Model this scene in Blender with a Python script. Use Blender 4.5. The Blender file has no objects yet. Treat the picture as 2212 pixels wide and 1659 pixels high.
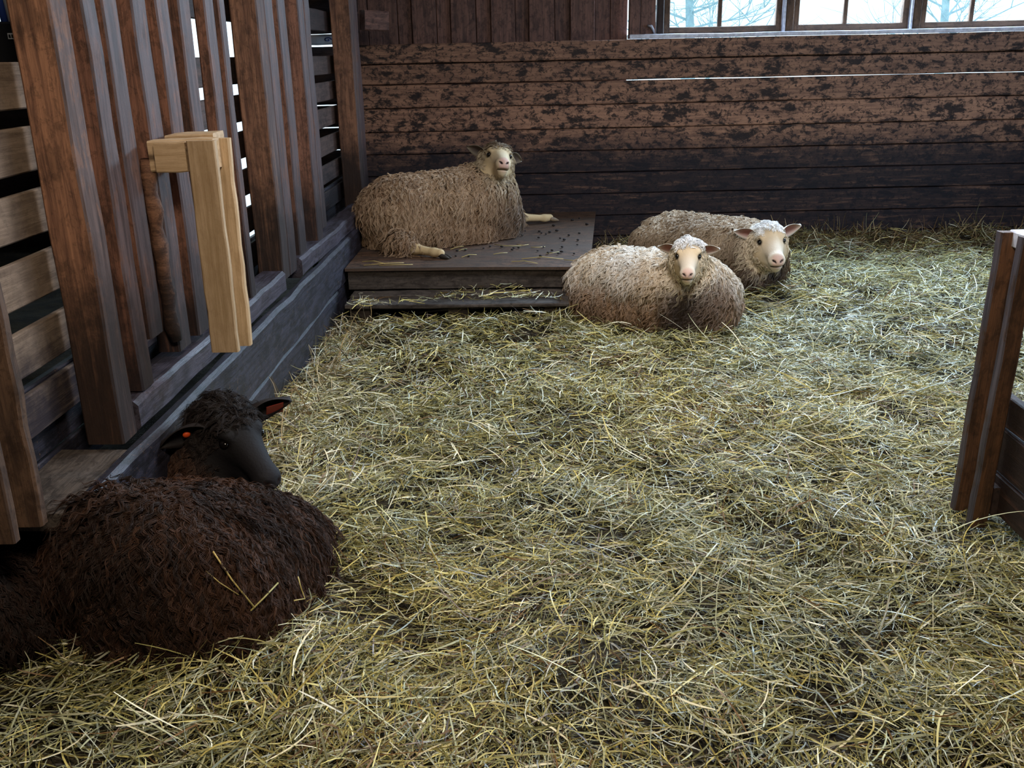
import bpy, bmesh, math, random
import numpy as np
from mathutils import Matrix, Vector, Quaternion

random.seed(7)
RNG = np.random.default_rng(11)
scene = bpy.context.scene
col = scene.collection
PI = math.pi

# ------------------------------------------------------------------ camera
F_PX, PITCH, ROLL, CAM_Z = 2050.0, math.radians(19.3), math.radians(1.2), 1.5
cam_data = bpy.data.cameras.new('camera')
cam_data.sensor_fit = 'HORIZONTAL'
cam_data.sensor_width = 36.0
cam_data.lens = F_PX / 2212.0 * 36.0
cam_data.clip_start = 0.05
cam = bpy.data.objects.new('camera', cam_data)
col.objects.link(cam)
cam.matrix_world = (Matrix.Translation((0, 0, CAM_Z)) @ Matrix.Rotation(PI / 2 - PITCH, 4, 'X')
                    @ Matrix.Rotation(-ROLL, 4, 'Z'))
scene.camera = cam

# ------------------------------------------------------------------ view, world, lights
scene.view_settings.view_transform = 'Standard'
scene.view_settings.look = 'None'
scene.view_settings.exposure = 0.0
scene.view_settings.gamma = 1.0
scene.view_settings.use_curve_mapping = False
scene.cycles.max_bounces = 5
scene.cycles.diffuse_bounces = 3
scene.cycles.glossy_bounces = 2
scene.cycles.transparent_max_bounces = 6

world = bpy.data.worlds.new('overcast_sky')
scene.world = world
world.use_nodes = True
bg = world.node_tree.nodes['Background']
bg.inputs[0].default_value = (0.72, 0.90, 1.0, 1)
bg.inputs[1].default_value = 2.2


def area(name, loc, target, sx, sy, power, color, spread=180):
    L = bpy.data.lights.new(name, 'AREA')
    L.shape = 'RECTANGLE'
    L.size, L.size_y = sx, sy
    L.energy = power
    L.color = color
    L.spread = math.radians(spread)
    o = bpy.data.objects.new(name, L)
    col.objects.link(o)
    o.location = loc
    o.rotation_euler = (Vector(target) - Vector(loc)).to_track_quat('-Z', 'Y').to_euler()
    return o


COOL, WARM, NEUT = (0.62, 0.78, 1.0), (1.0, 0.86, 0.68), (0.95, 0.97, 1.0)
area('back_window_daylight', (2.6, 8.25, 2.55), (2.1, 4.6, 0.3), 3.2, 0.9, 820, COOL)
area('right_window_daylight', (5.0, 4.2, 2.1), (-1.1, 4.2, 0.7), 3.6, 0.9, 120, COOL)
area('barn_ceiling_lamp', (0.9, 3.6, 2.95), (0.9, 3.6, 0.0), 0.7, 0.7, 82, NEUT)
area('aisle_lamp', (0.1, 0.3, 2.7), (0.1, 2.8, 0.2), 0.6, 0.45, 58, WARM)

# ------------------------------------------------------------------ materials
def lin(h):
    h = h.lstrip('#')
    c = [int(h[i:i + 2], 16) / 255 for i in (0, 2, 4)]
    return tuple(((x + 0.055) / 1.055) ** 2.4 if x > 0.04045 else x / 12.92 for x in c)


class NT:
    """tiny helper to write node trees"""
    def __init__(self, name):
        self.m = bpy.data.materials.new(name)
        self.m.use_nodes = True
        self.t = self.m.node_tree
        self.bsdf = self.t.nodes['Principled BSDF']

    def n(self, kind, **kw):
        nd = self.t.nodes.new(kind)
        for k, v in kw.items():
            setattr(nd, k, v)
        return nd

    def l(self, a, b):
        self.t.links.new(a, b)

    def put(self, sock, v):
        if hasattr(v, 'is_linked'):
            self.l(v, sock)
        elif isinstance(v, tuple) and len(v) == 3 and sock.type == 'RGBA':
            sock.default_value = v + (1,)
        else:
            sock.default_value = v

    def math(self, op, a, b=0.0, clamp=False):
        nd = self.n('ShaderNodeMath', operation=op, use_clamp=clamp)
        self.put(nd.inputs[0], a)
        self.put(nd.inputs[1], b)
        return nd.outputs[0]

    def mix(self, f, a, b):
        nd = self.n('ShaderNodeMix', data_type='RGBA')
        self.put(nd.inputs[0], f)
        self.put(nd.inputs[6], a)
        self.put(nd.inputs[7], b)
        return nd.outputs[2]

    def noise(self, vec, scale, detail=4, rough=0.55, dist=0.0):
        nd = self.n('ShaderNodeTexNoise')
        if vec is not None:
            self.l(vec, nd.inputs['Vector'])
        nd.inputs['Scale'].default_value = scale
        nd.inputs['Detail'].default_value = detail
        nd.inputs['Roughness'].default_value = rough
        nd.inputs['Distortion'].default_value = dist
        return nd.outputs[0]

    def mapping(self, vec, scale):
        nd = self.n('ShaderNodeMapping')
        self.l(vec, nd.inputs[0])
        nd.inputs['Scale'].default_value = scale
        return nd.outputs[0]

    def step(self, v, lo, hi):
        nd = self.n('ShaderNodeMapRange')
        nd.interpolation_type = 'SMOOTHSTEP'
        self.put(nd.inputs[0], v)
        self.put(nd.inputs[1], lo)
        self.put(nd.inputs[2], hi)
        return nd.outputs[0]

    def bump(self, h, strength, dist):
        nd = self.n('ShaderNodeBump')
        nd.inputs['Strength'].default_value = strength
        nd.inputs['Distance'].default_value = dist
        self.l(h, nd.inputs['Height'])
        self.l(nd.outputs[0], self.bsdf.inputs['Normal'])


def wood(name, light, dark, dirt='#1c1512', dirt_amt=0.4, rough=0.7, stain=None, stain_col='#171318',
         knots=True, spec=0.3, litter=0.0, gray=None, face_gray=None):
    """weathered wood; grain runs along the object's own X. stain=(low z, high z): greasy band rubbed dark below."""
    k = NT(name)
    tc = k.n('ShaderNodeTexCoord').outputs['Object']
    oi = k.n('ShaderNodeObjectInfo').outputs['Random']
    at = k.n('ShaderNodeAttribute', attribute_name='plank').outputs['Fac']
    off = k.math('ADD', k.math('MULTIPLY', oi, 37.0), k.math('MULTIPLY', at, 53.0))
    cmb = k.n('ShaderNodeCombineXYZ')
    k.l(off, cmb.inputs[0]); k.l(off, cmb.inputs[1]); k.l(k.math('MULTIPLY', off, 1.7), cmb.inputs[2])
    va = k.n('ShaderNodeVectorMath', operation='ADD')
    k.l(tc, va.inputs[0]); k.l(cmb.outputs[0], va.inputs[1])
    v = va.outputs[0]
    g = k.noise(k.mapping(v, (1.1, 16, 16)), 3.0, 7, 0.62, 0.5)
    fib = k.noise(k.mapping(v, (3.0, 90, 90)), 3.0, 3, 0.6)
    gg = k.math('ADD', k.math('MULTIPLY', g, 0.7), k.math('MULTIPLY', fib, 0.3))
    c = k.mix(k.step(gg, 0.33, 0.66), lin(dark), lin(light))
    # each board its own tone
    tone = k.math('FRACT', k.math('MULTIPLY', off, 7.31))
    hs = k.n('ShaderNodeHueSaturation')
    k.l(c, hs.inputs['Color'])
    k.l(k.math('ADD', k.math('MULTIPLY', tone, 0.35), 0.82), hs.inputs['Value'])
    c = hs.outputs[0]
    if knots:
        vo = k.n('ShaderNodeTexVoronoi')
        k.l(k.mapping(v, (2.1, 9, 9)), vo.inputs['Vector'])
        vo.inputs['Scale'].default_value = 1.0
        kn = k.math('SUBTRACT', 1.0, k.step(vo.outputs[0], 0.05, 0.16))
        c = k.mix(k.math('MULTIPLY', kn, 0.75), c, lin('#2a1712'))
    b1 = k.noise(k.mapping(v, (3.5, 7, 7)), 2.0, 8, 0.7, 0.3)
    c = k.mix(k.math('MULTIPLY', k.step(b1, 0.50, 0.60), dirt_amt), c, lin(dirt))
    b2 = k.noise(k.mapping(v, (9, 12, 12)), 2.4, 7, 0.78, 0.6)
    c = k.mix(k.math('MULTIPLY', k.step(b2, 0.51, 0.58), dirt_amt * 0.95), c, lin(dirt))
    if gray:
        b3 = k.noise(k.mapping(v, (0.9, 3, 3)), 1.7, 4)
        c = k.mix(k.math('MULTIPLY', k.step(b3, 0.42, 0.62), 0.8), c, lin(gray))
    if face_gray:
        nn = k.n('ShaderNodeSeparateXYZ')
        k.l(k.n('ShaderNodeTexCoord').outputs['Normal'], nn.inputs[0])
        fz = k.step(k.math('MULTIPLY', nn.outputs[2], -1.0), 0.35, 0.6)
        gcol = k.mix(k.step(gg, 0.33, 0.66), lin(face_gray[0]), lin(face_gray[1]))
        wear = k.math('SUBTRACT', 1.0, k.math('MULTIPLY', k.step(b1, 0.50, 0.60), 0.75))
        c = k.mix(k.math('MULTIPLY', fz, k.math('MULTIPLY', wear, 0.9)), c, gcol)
    if litter:
        w = k.noise(k.mapping(v, (13, 13, 13)), 3.2, 5, 0.75, 3.0)
        c = k.mix(k.math('MULTIPLY', k.step(w, 0.60, 0.66), litter), c, lin('#8d6a4a'))
    if stain:
        pz = k.n('ShaderNodeNewGeometry').outputs['Position']
        sp = k.n('ShaderNodeSeparateXYZ')
        k.l(pz, sp.inputs[0])
        wob = k.noise(k.mapping(pz, (5, 5, 5)), 1.6, 6, 0.7)
        zz = k.math('ADD', sp.outputs[2], k.math('MULTIPLY', k.math('SUBTRACT', wob, 0.5), 0.5))
        s = k.math('SUBTRACT', 1.0, k.step(zz, stain[0], stain[1]))
        keep = k.math('SUBTRACT', 1.0, k.math('MULTIPLY', k.step(g, 0.5, 0.75), 0.35))
        c = k.mix(k.math('MULTIPLY', k.math('MULTIPLY', s, keep), 0.93), c, lin(stain_col))
    k.l(c, k.bsdf.inputs['Base Color'])
    k.bsdf.inputs['Roughness'].default_value = rough
    k.bsdf.inputs['Specular IOR Level'].default_value = spec
    k.bump(k.math('ADD', gg, k.math('MULTIPLY', b2, 0.5)), 0.55, 0.006)
    return k.m


def plain(name, c, rough=0.6, spec=0.4, noise=0.0, c2=None, nscale=6, metallic=0.0):
    k = NT(name)
    base = lin(c) if isinstance(c, str) else c
    if noise:
        tc = k.n('ShaderNodeTexCoord').outputs['Object']
        f = k.noise(tc, nscale, 6, 0.65)
        b = k.mix(k.math('MULTIPLY', k.step(f, 0.35, 0.65), noise), base, lin(c2) if c2 else (0, 0, 0))
        k.l(b, k.bsdf.inputs['Base Color'])
        k.bump(f, 0.3, 0.004)
    else:
        k.bsdf.inputs['Base Color'].default_value = base + (1,)
    k.bsdf.inputs['Roughness'].default_value = rough
    k.bsdf.inputs['Specular IOR Level'].default_value = spec
    k.bsdf.inputs['Metallic'].default_value = metallic
    return k.m


M = {}
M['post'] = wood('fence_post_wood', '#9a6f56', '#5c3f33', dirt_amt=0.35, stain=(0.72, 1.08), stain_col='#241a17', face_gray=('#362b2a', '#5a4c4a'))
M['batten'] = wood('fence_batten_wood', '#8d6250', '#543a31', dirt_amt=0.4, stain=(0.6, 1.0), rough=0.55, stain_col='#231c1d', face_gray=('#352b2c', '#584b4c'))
M['slat'] = wood('pallet_slat_wood', '#93806f', '#705f52', dirt_amt=0.2, stain=(0.55, 0.85), stain_col='#24202a', knots=False)
M['sill'] = wood('sill_wood', '#4c4752', '#2a2730', dirt_amt=0.5, rough=0.42, spec=0.55, knots=False, litter=0.25)
M['kick'] = wood('kick_board_wood', '#33323e', '#18171f', dirt='#121116', dirt_amt=0.8, rough=0.5, spec=0.45, knots=False, litter=0.5)
M['pale'] = wood('pale_new_wood', '#c4a887', '#a68a67', dirt_amt=0.10, rough=0.6, dirt='#6b4626')
M['bracket'] = wood('bracket_wood', '#5f4838', '#3c2d25', dirt_amt=0.4, rough=0.6, dirt='#241812')
M['dim_slat'] = wood('dim_slat_wood', '#5c4840', '#3d302c', dirt_amt=0.4, dirt='#1b1515', stain=(0.55, 0.9))
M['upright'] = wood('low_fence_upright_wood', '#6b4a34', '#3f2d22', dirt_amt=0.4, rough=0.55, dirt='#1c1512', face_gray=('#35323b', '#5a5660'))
M['plank'] = wood('plank_wall_wood', '#a37a62', '#6d5043', dirt='#1d1617', dirt_amt=0.95, stain=(0.62, 0.98),
                  stain_col='#18161f', litter=0.55, rough=0.68)
M['board'] = wood('upper_board_wood', '#73544a', '#4a3733', dirt_amt=0.45, dirt='#20171a')
M['ply'] = wood('plywood', '#664b38', '#433127', dirt='#261d18', dirt_amt=0.7, knots=False, rough=0.75, gray='#463a32', litter=0.35)
M['pallet'] = wood('pallet_wood', '#5a5049', '#3b342f', dirt_amt=0.5, knots=False, litter=0.15)
M['frame'] = wood('window_frame_wood', '#6b5240', '#4a382c', dirt_amt=0.4, knots=False)
M['dark_wood'] = wood('dark_barn_wood', '#3c2c28', '#241b1a', dirt_amt=0.4)
M['white'] = plain('white_plastic', '#e8ecf2', 0.4)
M['frost'] = plain('frosted_sill_white', '#d5d8e6', 0.7, noise=0.5, c2='#8c8a94', nscale=30)
M['black'] = plain('dark_print', '#15161c', 0.6)
M['teal'] = plain('teal_plastic', '#1d7c68', 0.4)
M['blue'] = plain('blue_plastic', '#3a55a8', 0.4)
M['snow'] = plain('snow', '#eef2fb', 0.9, noise=0.3, c2='#dfe6f4', nscale=1.5)
M['bark'] = plain('frosty_bark', '#84a2a8', 0.9, noise=0.5, c2='#b4d0d4', nscale=8)
M['steel'] = plain('dull_steel', '#9a9aa4', 0.45, metallic=0.7)
M['eye'] = plain('eye_dark', '#0b0807', 0.12, 0.6)
M['hoof'] = plain('hoof_horn', '#2a2522', 0.5, noise=0.5, c2='#4a443e', nscale=40)
M['hoof_pale'] = plain('pale_hoof_horn', '#8d7a60', 0.5, noise=0.5, c2='#5d4a38', nscale=40)
M['tag_red'] = plain('ear_tag_red', '#7c2a20', 0.45)
M['tag_orange'] = plain('ear_tag_orange', '#d9501f', 0.4)
M['nostril'] = plain('nostril_dark', '#1b0d0c', 0.6)
M['droppings'] = plain('dropping_brown', '#1a1411', 0.8)

k = NT('window_glass')
mx = k.n('ShaderNodeMixShader')
tr = k.n('ShaderNodeBsdfTransparent')
tr.inputs[0].default_value = (0.93, 0.97, 0.97, 1)
k.bsdf.inputs['Base Color'].default_value = (0.8, 0.9, 0.95, 1)
k.bsdf.inputs['Roughness'].default_value = 0.1
nz = k.noise(k.n('ShaderNodeTexCoord').outputs['Object'], 5.0, 6, 0.7)
k.l(k.math('ADD', k.math('MULTIPLY', k.step(nz, 0.5, 0.75), 0.14), 0.05), mx.inputs[0])
k.l(tr.outputs[0], mx.inputs[1]); k.l(k.bsdf.outputs[0], mx.inputs[2])
k.l(mx.outputs[0], k.t.nodes['Material Output'].inputs[0])
M['glass'] = k.m

k = NT('barn_floor_dirt')
tc = k.n('ShaderNodeTexCoord').outputs['Object']
f = k.noise(tc, 9, 7, 0.7)
k.l(k.mix(k.step(f, 0.35, 0.65), lin('#1c160d'), lin('#3d321d')), k.bsdf.inputs['Base Color'])
k.bsdf.inputs['Roughness'].default_value = 0.9
k.bump(f, 0.6, 0.02)
M['dirt'] = k.m

k = NT('hay')
a = k.n('ShaderNodeAttribute', attribute_name='straw')
k.l(a.outputs['Color'], k.bsdf.inputs['Base Color'])
k.bsdf.inputs['Roughness'].default_value = 0.42
k.bsdf.inputs['Specular IOR Level'].default_value = 0.6
M['hay'] = k.m

k = NT('hay_stalk')
oi = k.n('ShaderNodeObjectInfo').outputs['Random']
k.l(k.mix(oi, lin('#c9b06a'), lin('#a59a5c')), k.bsdf.inputs['Base Color'])
k.bsdf.inputs['Roughness'].default_value = 0.5
M['stalk'] = k.m

k = NT('sheep_skin')
a = k.n('ShaderNodeAttribute', attribute_name='skin')
tc = k.n('ShaderNodeTexCoord').outputs['Object']
f = k.noise(tc, 120, 3, 0.6)
k.l(a.outputs['Color'], k.bsdf.inputs['Base Color'])
k.bsdf.inputs['Roughness'].default_value = 0.75
k.bsdf.inputs['Specular IOR Level'].default_value = 0.25
k.bump(f, 0.35, 0.004)
M['skin'] = k.m

k = NT('wool')
a = k.n('ShaderNodeAttribute', attribute_name='wool')
hi = k.n('ShaderNodeHairInfo')
hs = k.n('ShaderNodeHueSaturation')
k.l(a.outputs['Color'], hs.inputs['Color'])
k.l(k.math('ADD', k.math('MULTIPLY', hi.outputs['Random'], 0.45), 0.78), hs.inputs['Value'])
k.l(hs.outputs[0], k.bsdf.inputs['Base Color'])
k.bsdf.inputs['Roughness'].default_value = 0.6
k.bsdf.inputs['Specular IOR Level'].default_value = 0.25
M['wool'] = k.m

# ------------------------------------------------------------------ object helpers
def tag(o, label=None, cat=None, group=None, kind=None):
    if label: o['label'] = label
    if cat: o['category'] = cat
    if group: o['group'] = group
    if kind: o['kind'] = kind
    return o


def empty(name, loc, label=None, cat=None, group=None, kind=None):
    o = bpy.data.objects.new(name, None)
    o.empty_display_size = 0.1
    col.objects.link(o)
    o.location = loc
    return tag(o, label, cat, group, kind)


def link(name, mesh, mat, parent=None, world=None, smooth=False):
    """one mesh object; 'world' is its world matrix"""
    o = bpy.data.objects.new(name, mesh)
    col.objects.link(o)
    for m in (mat if isinstance(mat, (list, tuple)) else [mat]):
        if m is not None:
            mesh.materials.append(m)
    w = world if world is not None else Matrix.Identity(4)
    if parent is not None:
        o.parent = parent
        chain = Matrix.Identity(4)
        p = parent
        while p is not None:
            chain = p.matrix_basis @ chain if p.parent is None else (p.matrix_parent_inverse @ p.matrix_basis) @ chain
            p = p.parent
        o.matrix_basis = chain.inverted() @ w
    else:
        o.matrix_basis = w
    if smooth:
        mesh.polygons.foreach_set('use_smooth', np.ones(len(mesh.polygons), bool))
    return o


def swept(bm, length, w, h, seg=6, ch=0.006, jit=0.003, origin=(0, 0, 0), plank=None, rnd=random):
    """a sawn board along +X centred on Y/Z: chamfered section, slightly wavy edges"""
    ch = min(ch, w * 0.3, h * 0.3)
    pts = [(-w / 2 + ch, -h / 2), (w / 2 - ch, -h / 2), (w / 2, -h / 2 + ch), (w / 2, h / 2 - ch),
           (w / 2 - ch, h / 2), (-w / 2 + ch, h / 2), (-w / 2, h / 2 - ch), (-w / 2, -h / 2 + ch)]
    lay = None
    if plank is not None:
        lay = bm.verts.layers.float.get('plank') or bm.verts.layers.float.new('plank')
    rings = []
    dev = [[rnd.uniform(-jit, jit) for _ in range(4)] for _ in range(seg + 1)]
    for i in range(seg + 1):
        x = length * i / seg
        ring = []
        for (y, z) in pts:
            d = dev[i]
            yy = y + (d[0] if y > 0 else d[1])
            zz = z + (d[2] if z > 0 else d[3])
            ring.append(bm.verts.new((origin[0] + x, origin[1] + yy, origin[2] + zz)))
        rings.append(ring)
    fs = []
    for i in range(seg):
        for j in range(8):
            k2 = (j + 1) % 8
            fs.append(bm.faces.new((rings[i][j], rings[i][k2], rings[i + 1][k2], rings[i + 1][j])))
    fs.append(bm.faces.new(list(reversed(rings[0]))))
    fs.append(bm.faces.new(rings[-1]))
    if plank is not None:
        for r in rings:
            for v in r:
                v[lay] = plank
    return fs


def to_mesh(bm, name):
    bmesh.ops.recalc_face_normals(bm, faces=bm.faces[:])
    me = bpy.data.meshes.new(name)
    bm.to_mesh(me)
    bm.free()
    return me


def beam(name, a, b, side, w, h, mat, parent=None, seg=6, ch=0.005, jit=0.003):
    """board from a to b; w measured along 'side', h along the third axis; local X is the grain"""
    a, b = Vector(a), Vector(b)
    x = (b - a)
    L = x.length
    x.normalize()
    y = Vector(side)
    y = (y - x * y.dot(x)).normalized()
    z = x.cross(y)
    bm = bmesh.new()
    swept(bm, L, w, h, seg, ch, jit)
    me = to_mesh(bm, name)
    W = Matrix(((x.x, y.x, z.x, a.x), (x.y, y.y, z.y, a.y), (x.z, y.z, z.z, a.z), (0, 0, 0, 1)))
    return link(name, me, mat, parent, W)


def tube_mesh(name, pts, radii, sides=6):
    bm = bmesh.new()
    rings = []
    n = len(pts)
    for i, p in enumerate(pts):
        p = Vector(p)
        t = (Vector(pts[min(i + 1, n - 1)]) - Vector(pts[max(i - 1, 0)])).normalized()
        u = t.cross(Vector((0.31, 0.17, 0.93))).normalized()
        v = t.cross(u)
        r = radii[i] if hasattr(radii, '__len__') else radii
        rings.append([bm.verts.new(p + (u * math.cos(2 * PI * s / sides) + v * math.sin(2 * PI * s / sides)) * r)
                      for s in range(sides)])
    for i in range(n - 1):
        for s in range(sides):
            s2 = (s + 1) % sides
            bm.faces.new((rings[i][s], rings[i][s2], rings[i + 1][s2], rings[i + 1][s]))
    bm.faces.new(list(reversed(rings[0])))
    bm.faces.new(rings[-1])
    return to_mesh(bm, name)


def ball(name, r, mat, parent, world, scale=(1, 1, 1), sub=3):
    bm = bmesh.new()
    bmesh.ops.create_icosphere(bm, subdivisions=sub, radius=r)
    bmesh.ops.scale(bm, vec=scale, verts=bm.verts[:])
    return link(name, to_mesh(bm, name), mat, parent, world, True)

# ------------------------------------------------------------------ fence frame of reference
FP0 = Vector((-1.145, 2.65, 0))
FD = Vector((0.027, 1, 0)).normalized()          # along the fence, away from the camera
FN = Vector((FD.y, -FD.x, 0))                    # into the pen


def fp(s, off=0.0, z=0.0):
    return FP0 + FD * s + FN * off + Vector((0, 0, z))


def fence_x(y):
    return -1.145 + 0.027 * (y - 2.65)

WALL_Y = 7.70

# ------------------------------------------------------------------ the setting
def hay_h(x, y):
    x, y = np.asarray(x, float), np.asarray(y, float)
    h = 0.018 * np.sin(2.1 * x + 1.3 * y + 0.5) + 0.014 * np.sin(4.7 * x - 3.1 * y + 1.0) \
        + 0.010 * np.sin(8.3 * x + 6.1 * y) + 0.008 * np.sin(12.1 * y - 9.7 * x + 2.0)
    h = h - 0.012
    xf = -1.145 + 0.027 * (y - 2.65)
    h = h + 0.07 * np.exp(-np.clip(x - xf, 0, None) / 0.12) * (y > 2.3)
    h = h + 0.05 * np.exp(-np.clip(7.7 - y, 0, None) / 0.35) * (x > 0.9)
    h = h + 0.045 * np.exp(-((y - 5.22) / 0.16) ** 2) * (x < 0.36) * (x > -1.2)
    h = h + 0.05 * np.exp(-((x + 0.9) / 0.5) ** 2 - ((y - 2.2) / 0.5) ** 2)
    h = h + 0.06 * np.exp(-((x - 3.2) / 0.7) ** 2 - ((y - 7.5) / 0.35) ** 2)
    return h


bm = bmesh.new()
nx, ny = 90, 120
gx, gy = np.linspace(-4.2, 5.2, nx), np.linspace(-1.5, 7.9, ny)
HX, HY = np.meshgrid(gx, gy, indexing='ij')
HZ = hay_h(HX, HY) - 0.03
vs = [[bm.verts.new((HX[i, j], HY[i, j], HZ[i, j])) for j in range(ny)] for i in range(nx)]
for i in range(nx - 1):
    for j in range(ny - 1):
        bm.faces.new((vs[i][j], vs[i + 1][j], vs[i + 1][j + 1], vs[i][j + 1]))
fl = link('floor', to_mesh(bm, 'floor'), M['dirt'], smooth=True)
tag(fl, 'dark earth barn floor under the hay', 'floor', kind='structure')

# plank wall: one mesh of ten long horizontal planks
bm = bmesh.new()
zb = [1.572, 1.424, 1.272, 1.098, 0.918, 0.747, 0.578, 0.409, 0.235, 0.065, -0.10]
rr = random.Random(3)
for i in range(len(zb) - 1):
    gap = 0.013 if i == 1 else 0.005
    top, bot = zb[i] - gap / 2, zb[i + 1] + (0.013 if i == 0 else 0.005) / 2
    if i == 1:
        top = zb[i] - 0.002
        bot = zb[i + 1] + 0.0055
    if i == 2:
        top = zb[i] - 0.001
    swept(bm, 6.4, 0.075, top - bot, 24, 0.006, 0.0022, (-1.16, 0.0375 + rr.uniform(-0.006, 0.006), (top + bot) / 2),
          plank=rr.random(), rnd=rr)
    if i not in (1,):
        swept(bm, 6.4, 0.02, 0.06, 2, 0.002, 0, (-1.16, 0.085, zb[i + 1]), plank=rr.random(), rnd=rr)
wb = link('wall_back', to_mesh(bm, 'wall_back'), M['plank'], None, Matrix.Translation((0, WALL_Y, 0)))
tag(wb, 'stained wall of long horizontal planks behind the sheep', 'wall', kind='structure')

# vertical boards above, set back behind the plank wall
bm = bmesh.new()
xe = [-1.30, -1.05, -0.824, -0.714, -0.525, -0.415, -0.221, -0.106, 0.083, 0.188, 0.388, 0.508, 0.698, 0.818, 0.955]
for i in range(len(xe) - 1):
    w = xe[i + 1] - xe[i]
    back = 0.0 if (w > 0.15) else 0.03
    swept(bm, 2.0, w - 0.004, 0.03, 5, 0.004, 0.002, (0, (xe[i] + xe[i + 1]) / 2, back), plank=rr.random(), rnd=rr)
swept(bm, 2.0, 2.2, 0.02, 2, 0.002, 0, (0, -0.15, 0.055), plank=0.3)
Wm = Matrix(((0, 1, 0, 0), (0, 0, 1, 7.84), (1, 0, 0, 1.2), (0, 0, 0, 1)))
wu = link('wall_back_upper', to_mesh(bm, 'wall_back_upper'), M['board'], None, Wm)
tag(wu, 'vertical brown boards above the plank wall beside the windows', 'wall', kind='structure')

# wall top over and beside the windows, other walls and roof, mostly outside the picture
def slab(name, x0, x1, y0, y1, z0, z1, mat, label):
    bm = bmesh.new()
    swept(bm, x1 - x0, y1 - y0, z1 - z0, 2, 0.004, 0, (x0, (y0 + y1) / 2, (z0 + z1) / 2))
    o = link(name, to_mesh(bm, name), mat)
    return tag(o, label, 'wall' if 'wall' in name else name.split('_')[0], kind='structure')

slab('wall_back_lintel', 0.95, 5.3, 7.80, 7.95, 2.55, 3.2, M['board'], 'dark timber over the row of windows')
slab('ceiling', -4.3, 5.3, -2.0, 8.0, 3.2, 3.3, M['dark_wood'], 'dark timber barn ceiling above the pen')
slab('wall_right', 5.2, 5.3, -2.0, 7.9, -0.2, 3.2, M['dark_wood'], 'dark timber barn wall on the right')
slab('wall_left', -4.3, -4.2, -2.0, 7.9, -0.2, 3.2, M['dark_wood'], 'dark timber barn wall beyond the aisle')
slab('wall_front', -4.3, 5.3, -2.1, -2.0, -0.2, 3.2, M['dark_wood'], 'dark timber barn wall behind the viewer')

# back wall of the aisle left of the pen: horizontal logs, a doorway out to the snow
bm = bmesh.new()
for i, (z0, z1) in enumerate([(-0.1, 0.10), (0.11, 0.27), (0.29, 0.44), (0.46, 0.61), (0.62, 0.78), (0.79, 0.95),
                              (0.965, 1.12), (1.13, 1.27), (1.28, 1.41), (1.42, 1.565), (1.66, 1.80), (1.81, 1.96), (1.97, 2.2), (2.2, 2.6), (2.6, 3.2)]):
    swept(bm, 0.74, 0.12, z1 - z0, 5, 0.025, 0.004, (-1.86, 0.06, (z0 + z1) / 2), plank=rr.random(), rnd=rr)
wl = link('wall_back_logs', to_mesh(bm, 'wall_back_logs'), M['dark_wood'], None, Matrix.Translation((0, 7.76, 0)))
tag(wl, 'dark log wall at the end of the aisle seen through the fence', 'wall', kind='structure')
slab('wall_back_aisle', -4.2, -2.75, 7.76, 7.9, -0.1, 1.74, M['dark_wood'], 'dark timber wall left of the aisle doorway')
slab('trim_1', -2.75, -1.86, 7.76, 7.9, 2.05, 3.2, M['dark_wood'], 'timber over the aisle doorway')

# outdoors
bm = bmesh.new()
N = 24
sv = [[bm.verts.new((-30 + 60 * i / N, 7.95 + 40 * (j / N) ** 1.5, -0.12 + 0.05 * math.sin(i * 1.3 + j) + 0.02 * j)) for j in range(N + 1)] for i in range(N + 1)]
for i in range(N):
    for j in range(N):
        bm.faces.new((sv[i][j], sv[i + 1][j], sv[i + 1][j + 1], sv[i][j + 1]))
sn = link('snow_ground', to_mesh(bm, 'snow_ground'), M['snow'], smooth=True)
tag(sn, 'white snow on the ground outside the barn', 'snow', kind='structure')

def bare_tree(x, y, h, seed, label):
    r = random.Random(seed)
    root = empty('bare_tree', (x, y, 0), label, 'tree')
    me_t = tube_mesh('trunk', [(x, y, -0.1), (x + 0.03, y, h * 0.3), (x - 0.05, y, h * 0.6), (x, y, h)], [0.09, 0.075, 0.05, 0.02], 8)
    link('trunk', me_t, M['bark'], root, None, True)
    bm = bmesh.new()
    def twig(p, d, L, rad, depth):
        pts = [p]
        q = p.copy()
        dd = d.copy()
        for s in range(4):
            dd = (dd + Vector((r.uniform(-.25, .25), r.uniform(-.25, .25), r.uniform(-.12, .2)))).normalized()
            q = q + dd * L / 4
            pts.append(q.copy())
        prev = None
        for i, pt in enumerate(pts):
            rr_ = rad * (1 - 0.18 * i)
            u = d.orthogonal().normalized(); v = d.cross(u).normalized()
            ring = [bm.verts.new(pt + (u * math.cos(a) + v * math.sin(a)) * rr_) for a in (0, 2.1, 4.2)]
            if prev:
                for s in range(3):
                    bm.faces.new((prev[s], prev[(s + 1) % 3], ring[(s + 1) % 3], ring[s]))
            prev = ring
        if depth > 0:
            for _ in range(5):
                i = r.randint(1, 4)
                dn = (dd + Vector((r.uniform(-1, 1), r.uniform(-1, 1), r.uniform(-.6, .8)))).normalized()
                twig(pts[i], dn, L * 0.6, rad * 0.5, depth - 1)
    for i in range(30):
        z = h * (0.22 + 0.75 * i / 30)
        a = i * 2.4
        twig(Vector((x, y, z)), Vector((math.cos(a), math.sin(a), 0.35)).normalized(), h * 0.32, 0.022, 2)
    link('branches', to_mesh(bm, 'branches'), M['bark'], root)
    return root

bare_tree(2.75, 15.0, 4.2, 5, 'frosty bare tree outside the leftmost window')
bare_tree(7.6, 17.5, 4.6, 8, 'pale bare tree in the snow outside the rightmost window')

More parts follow.
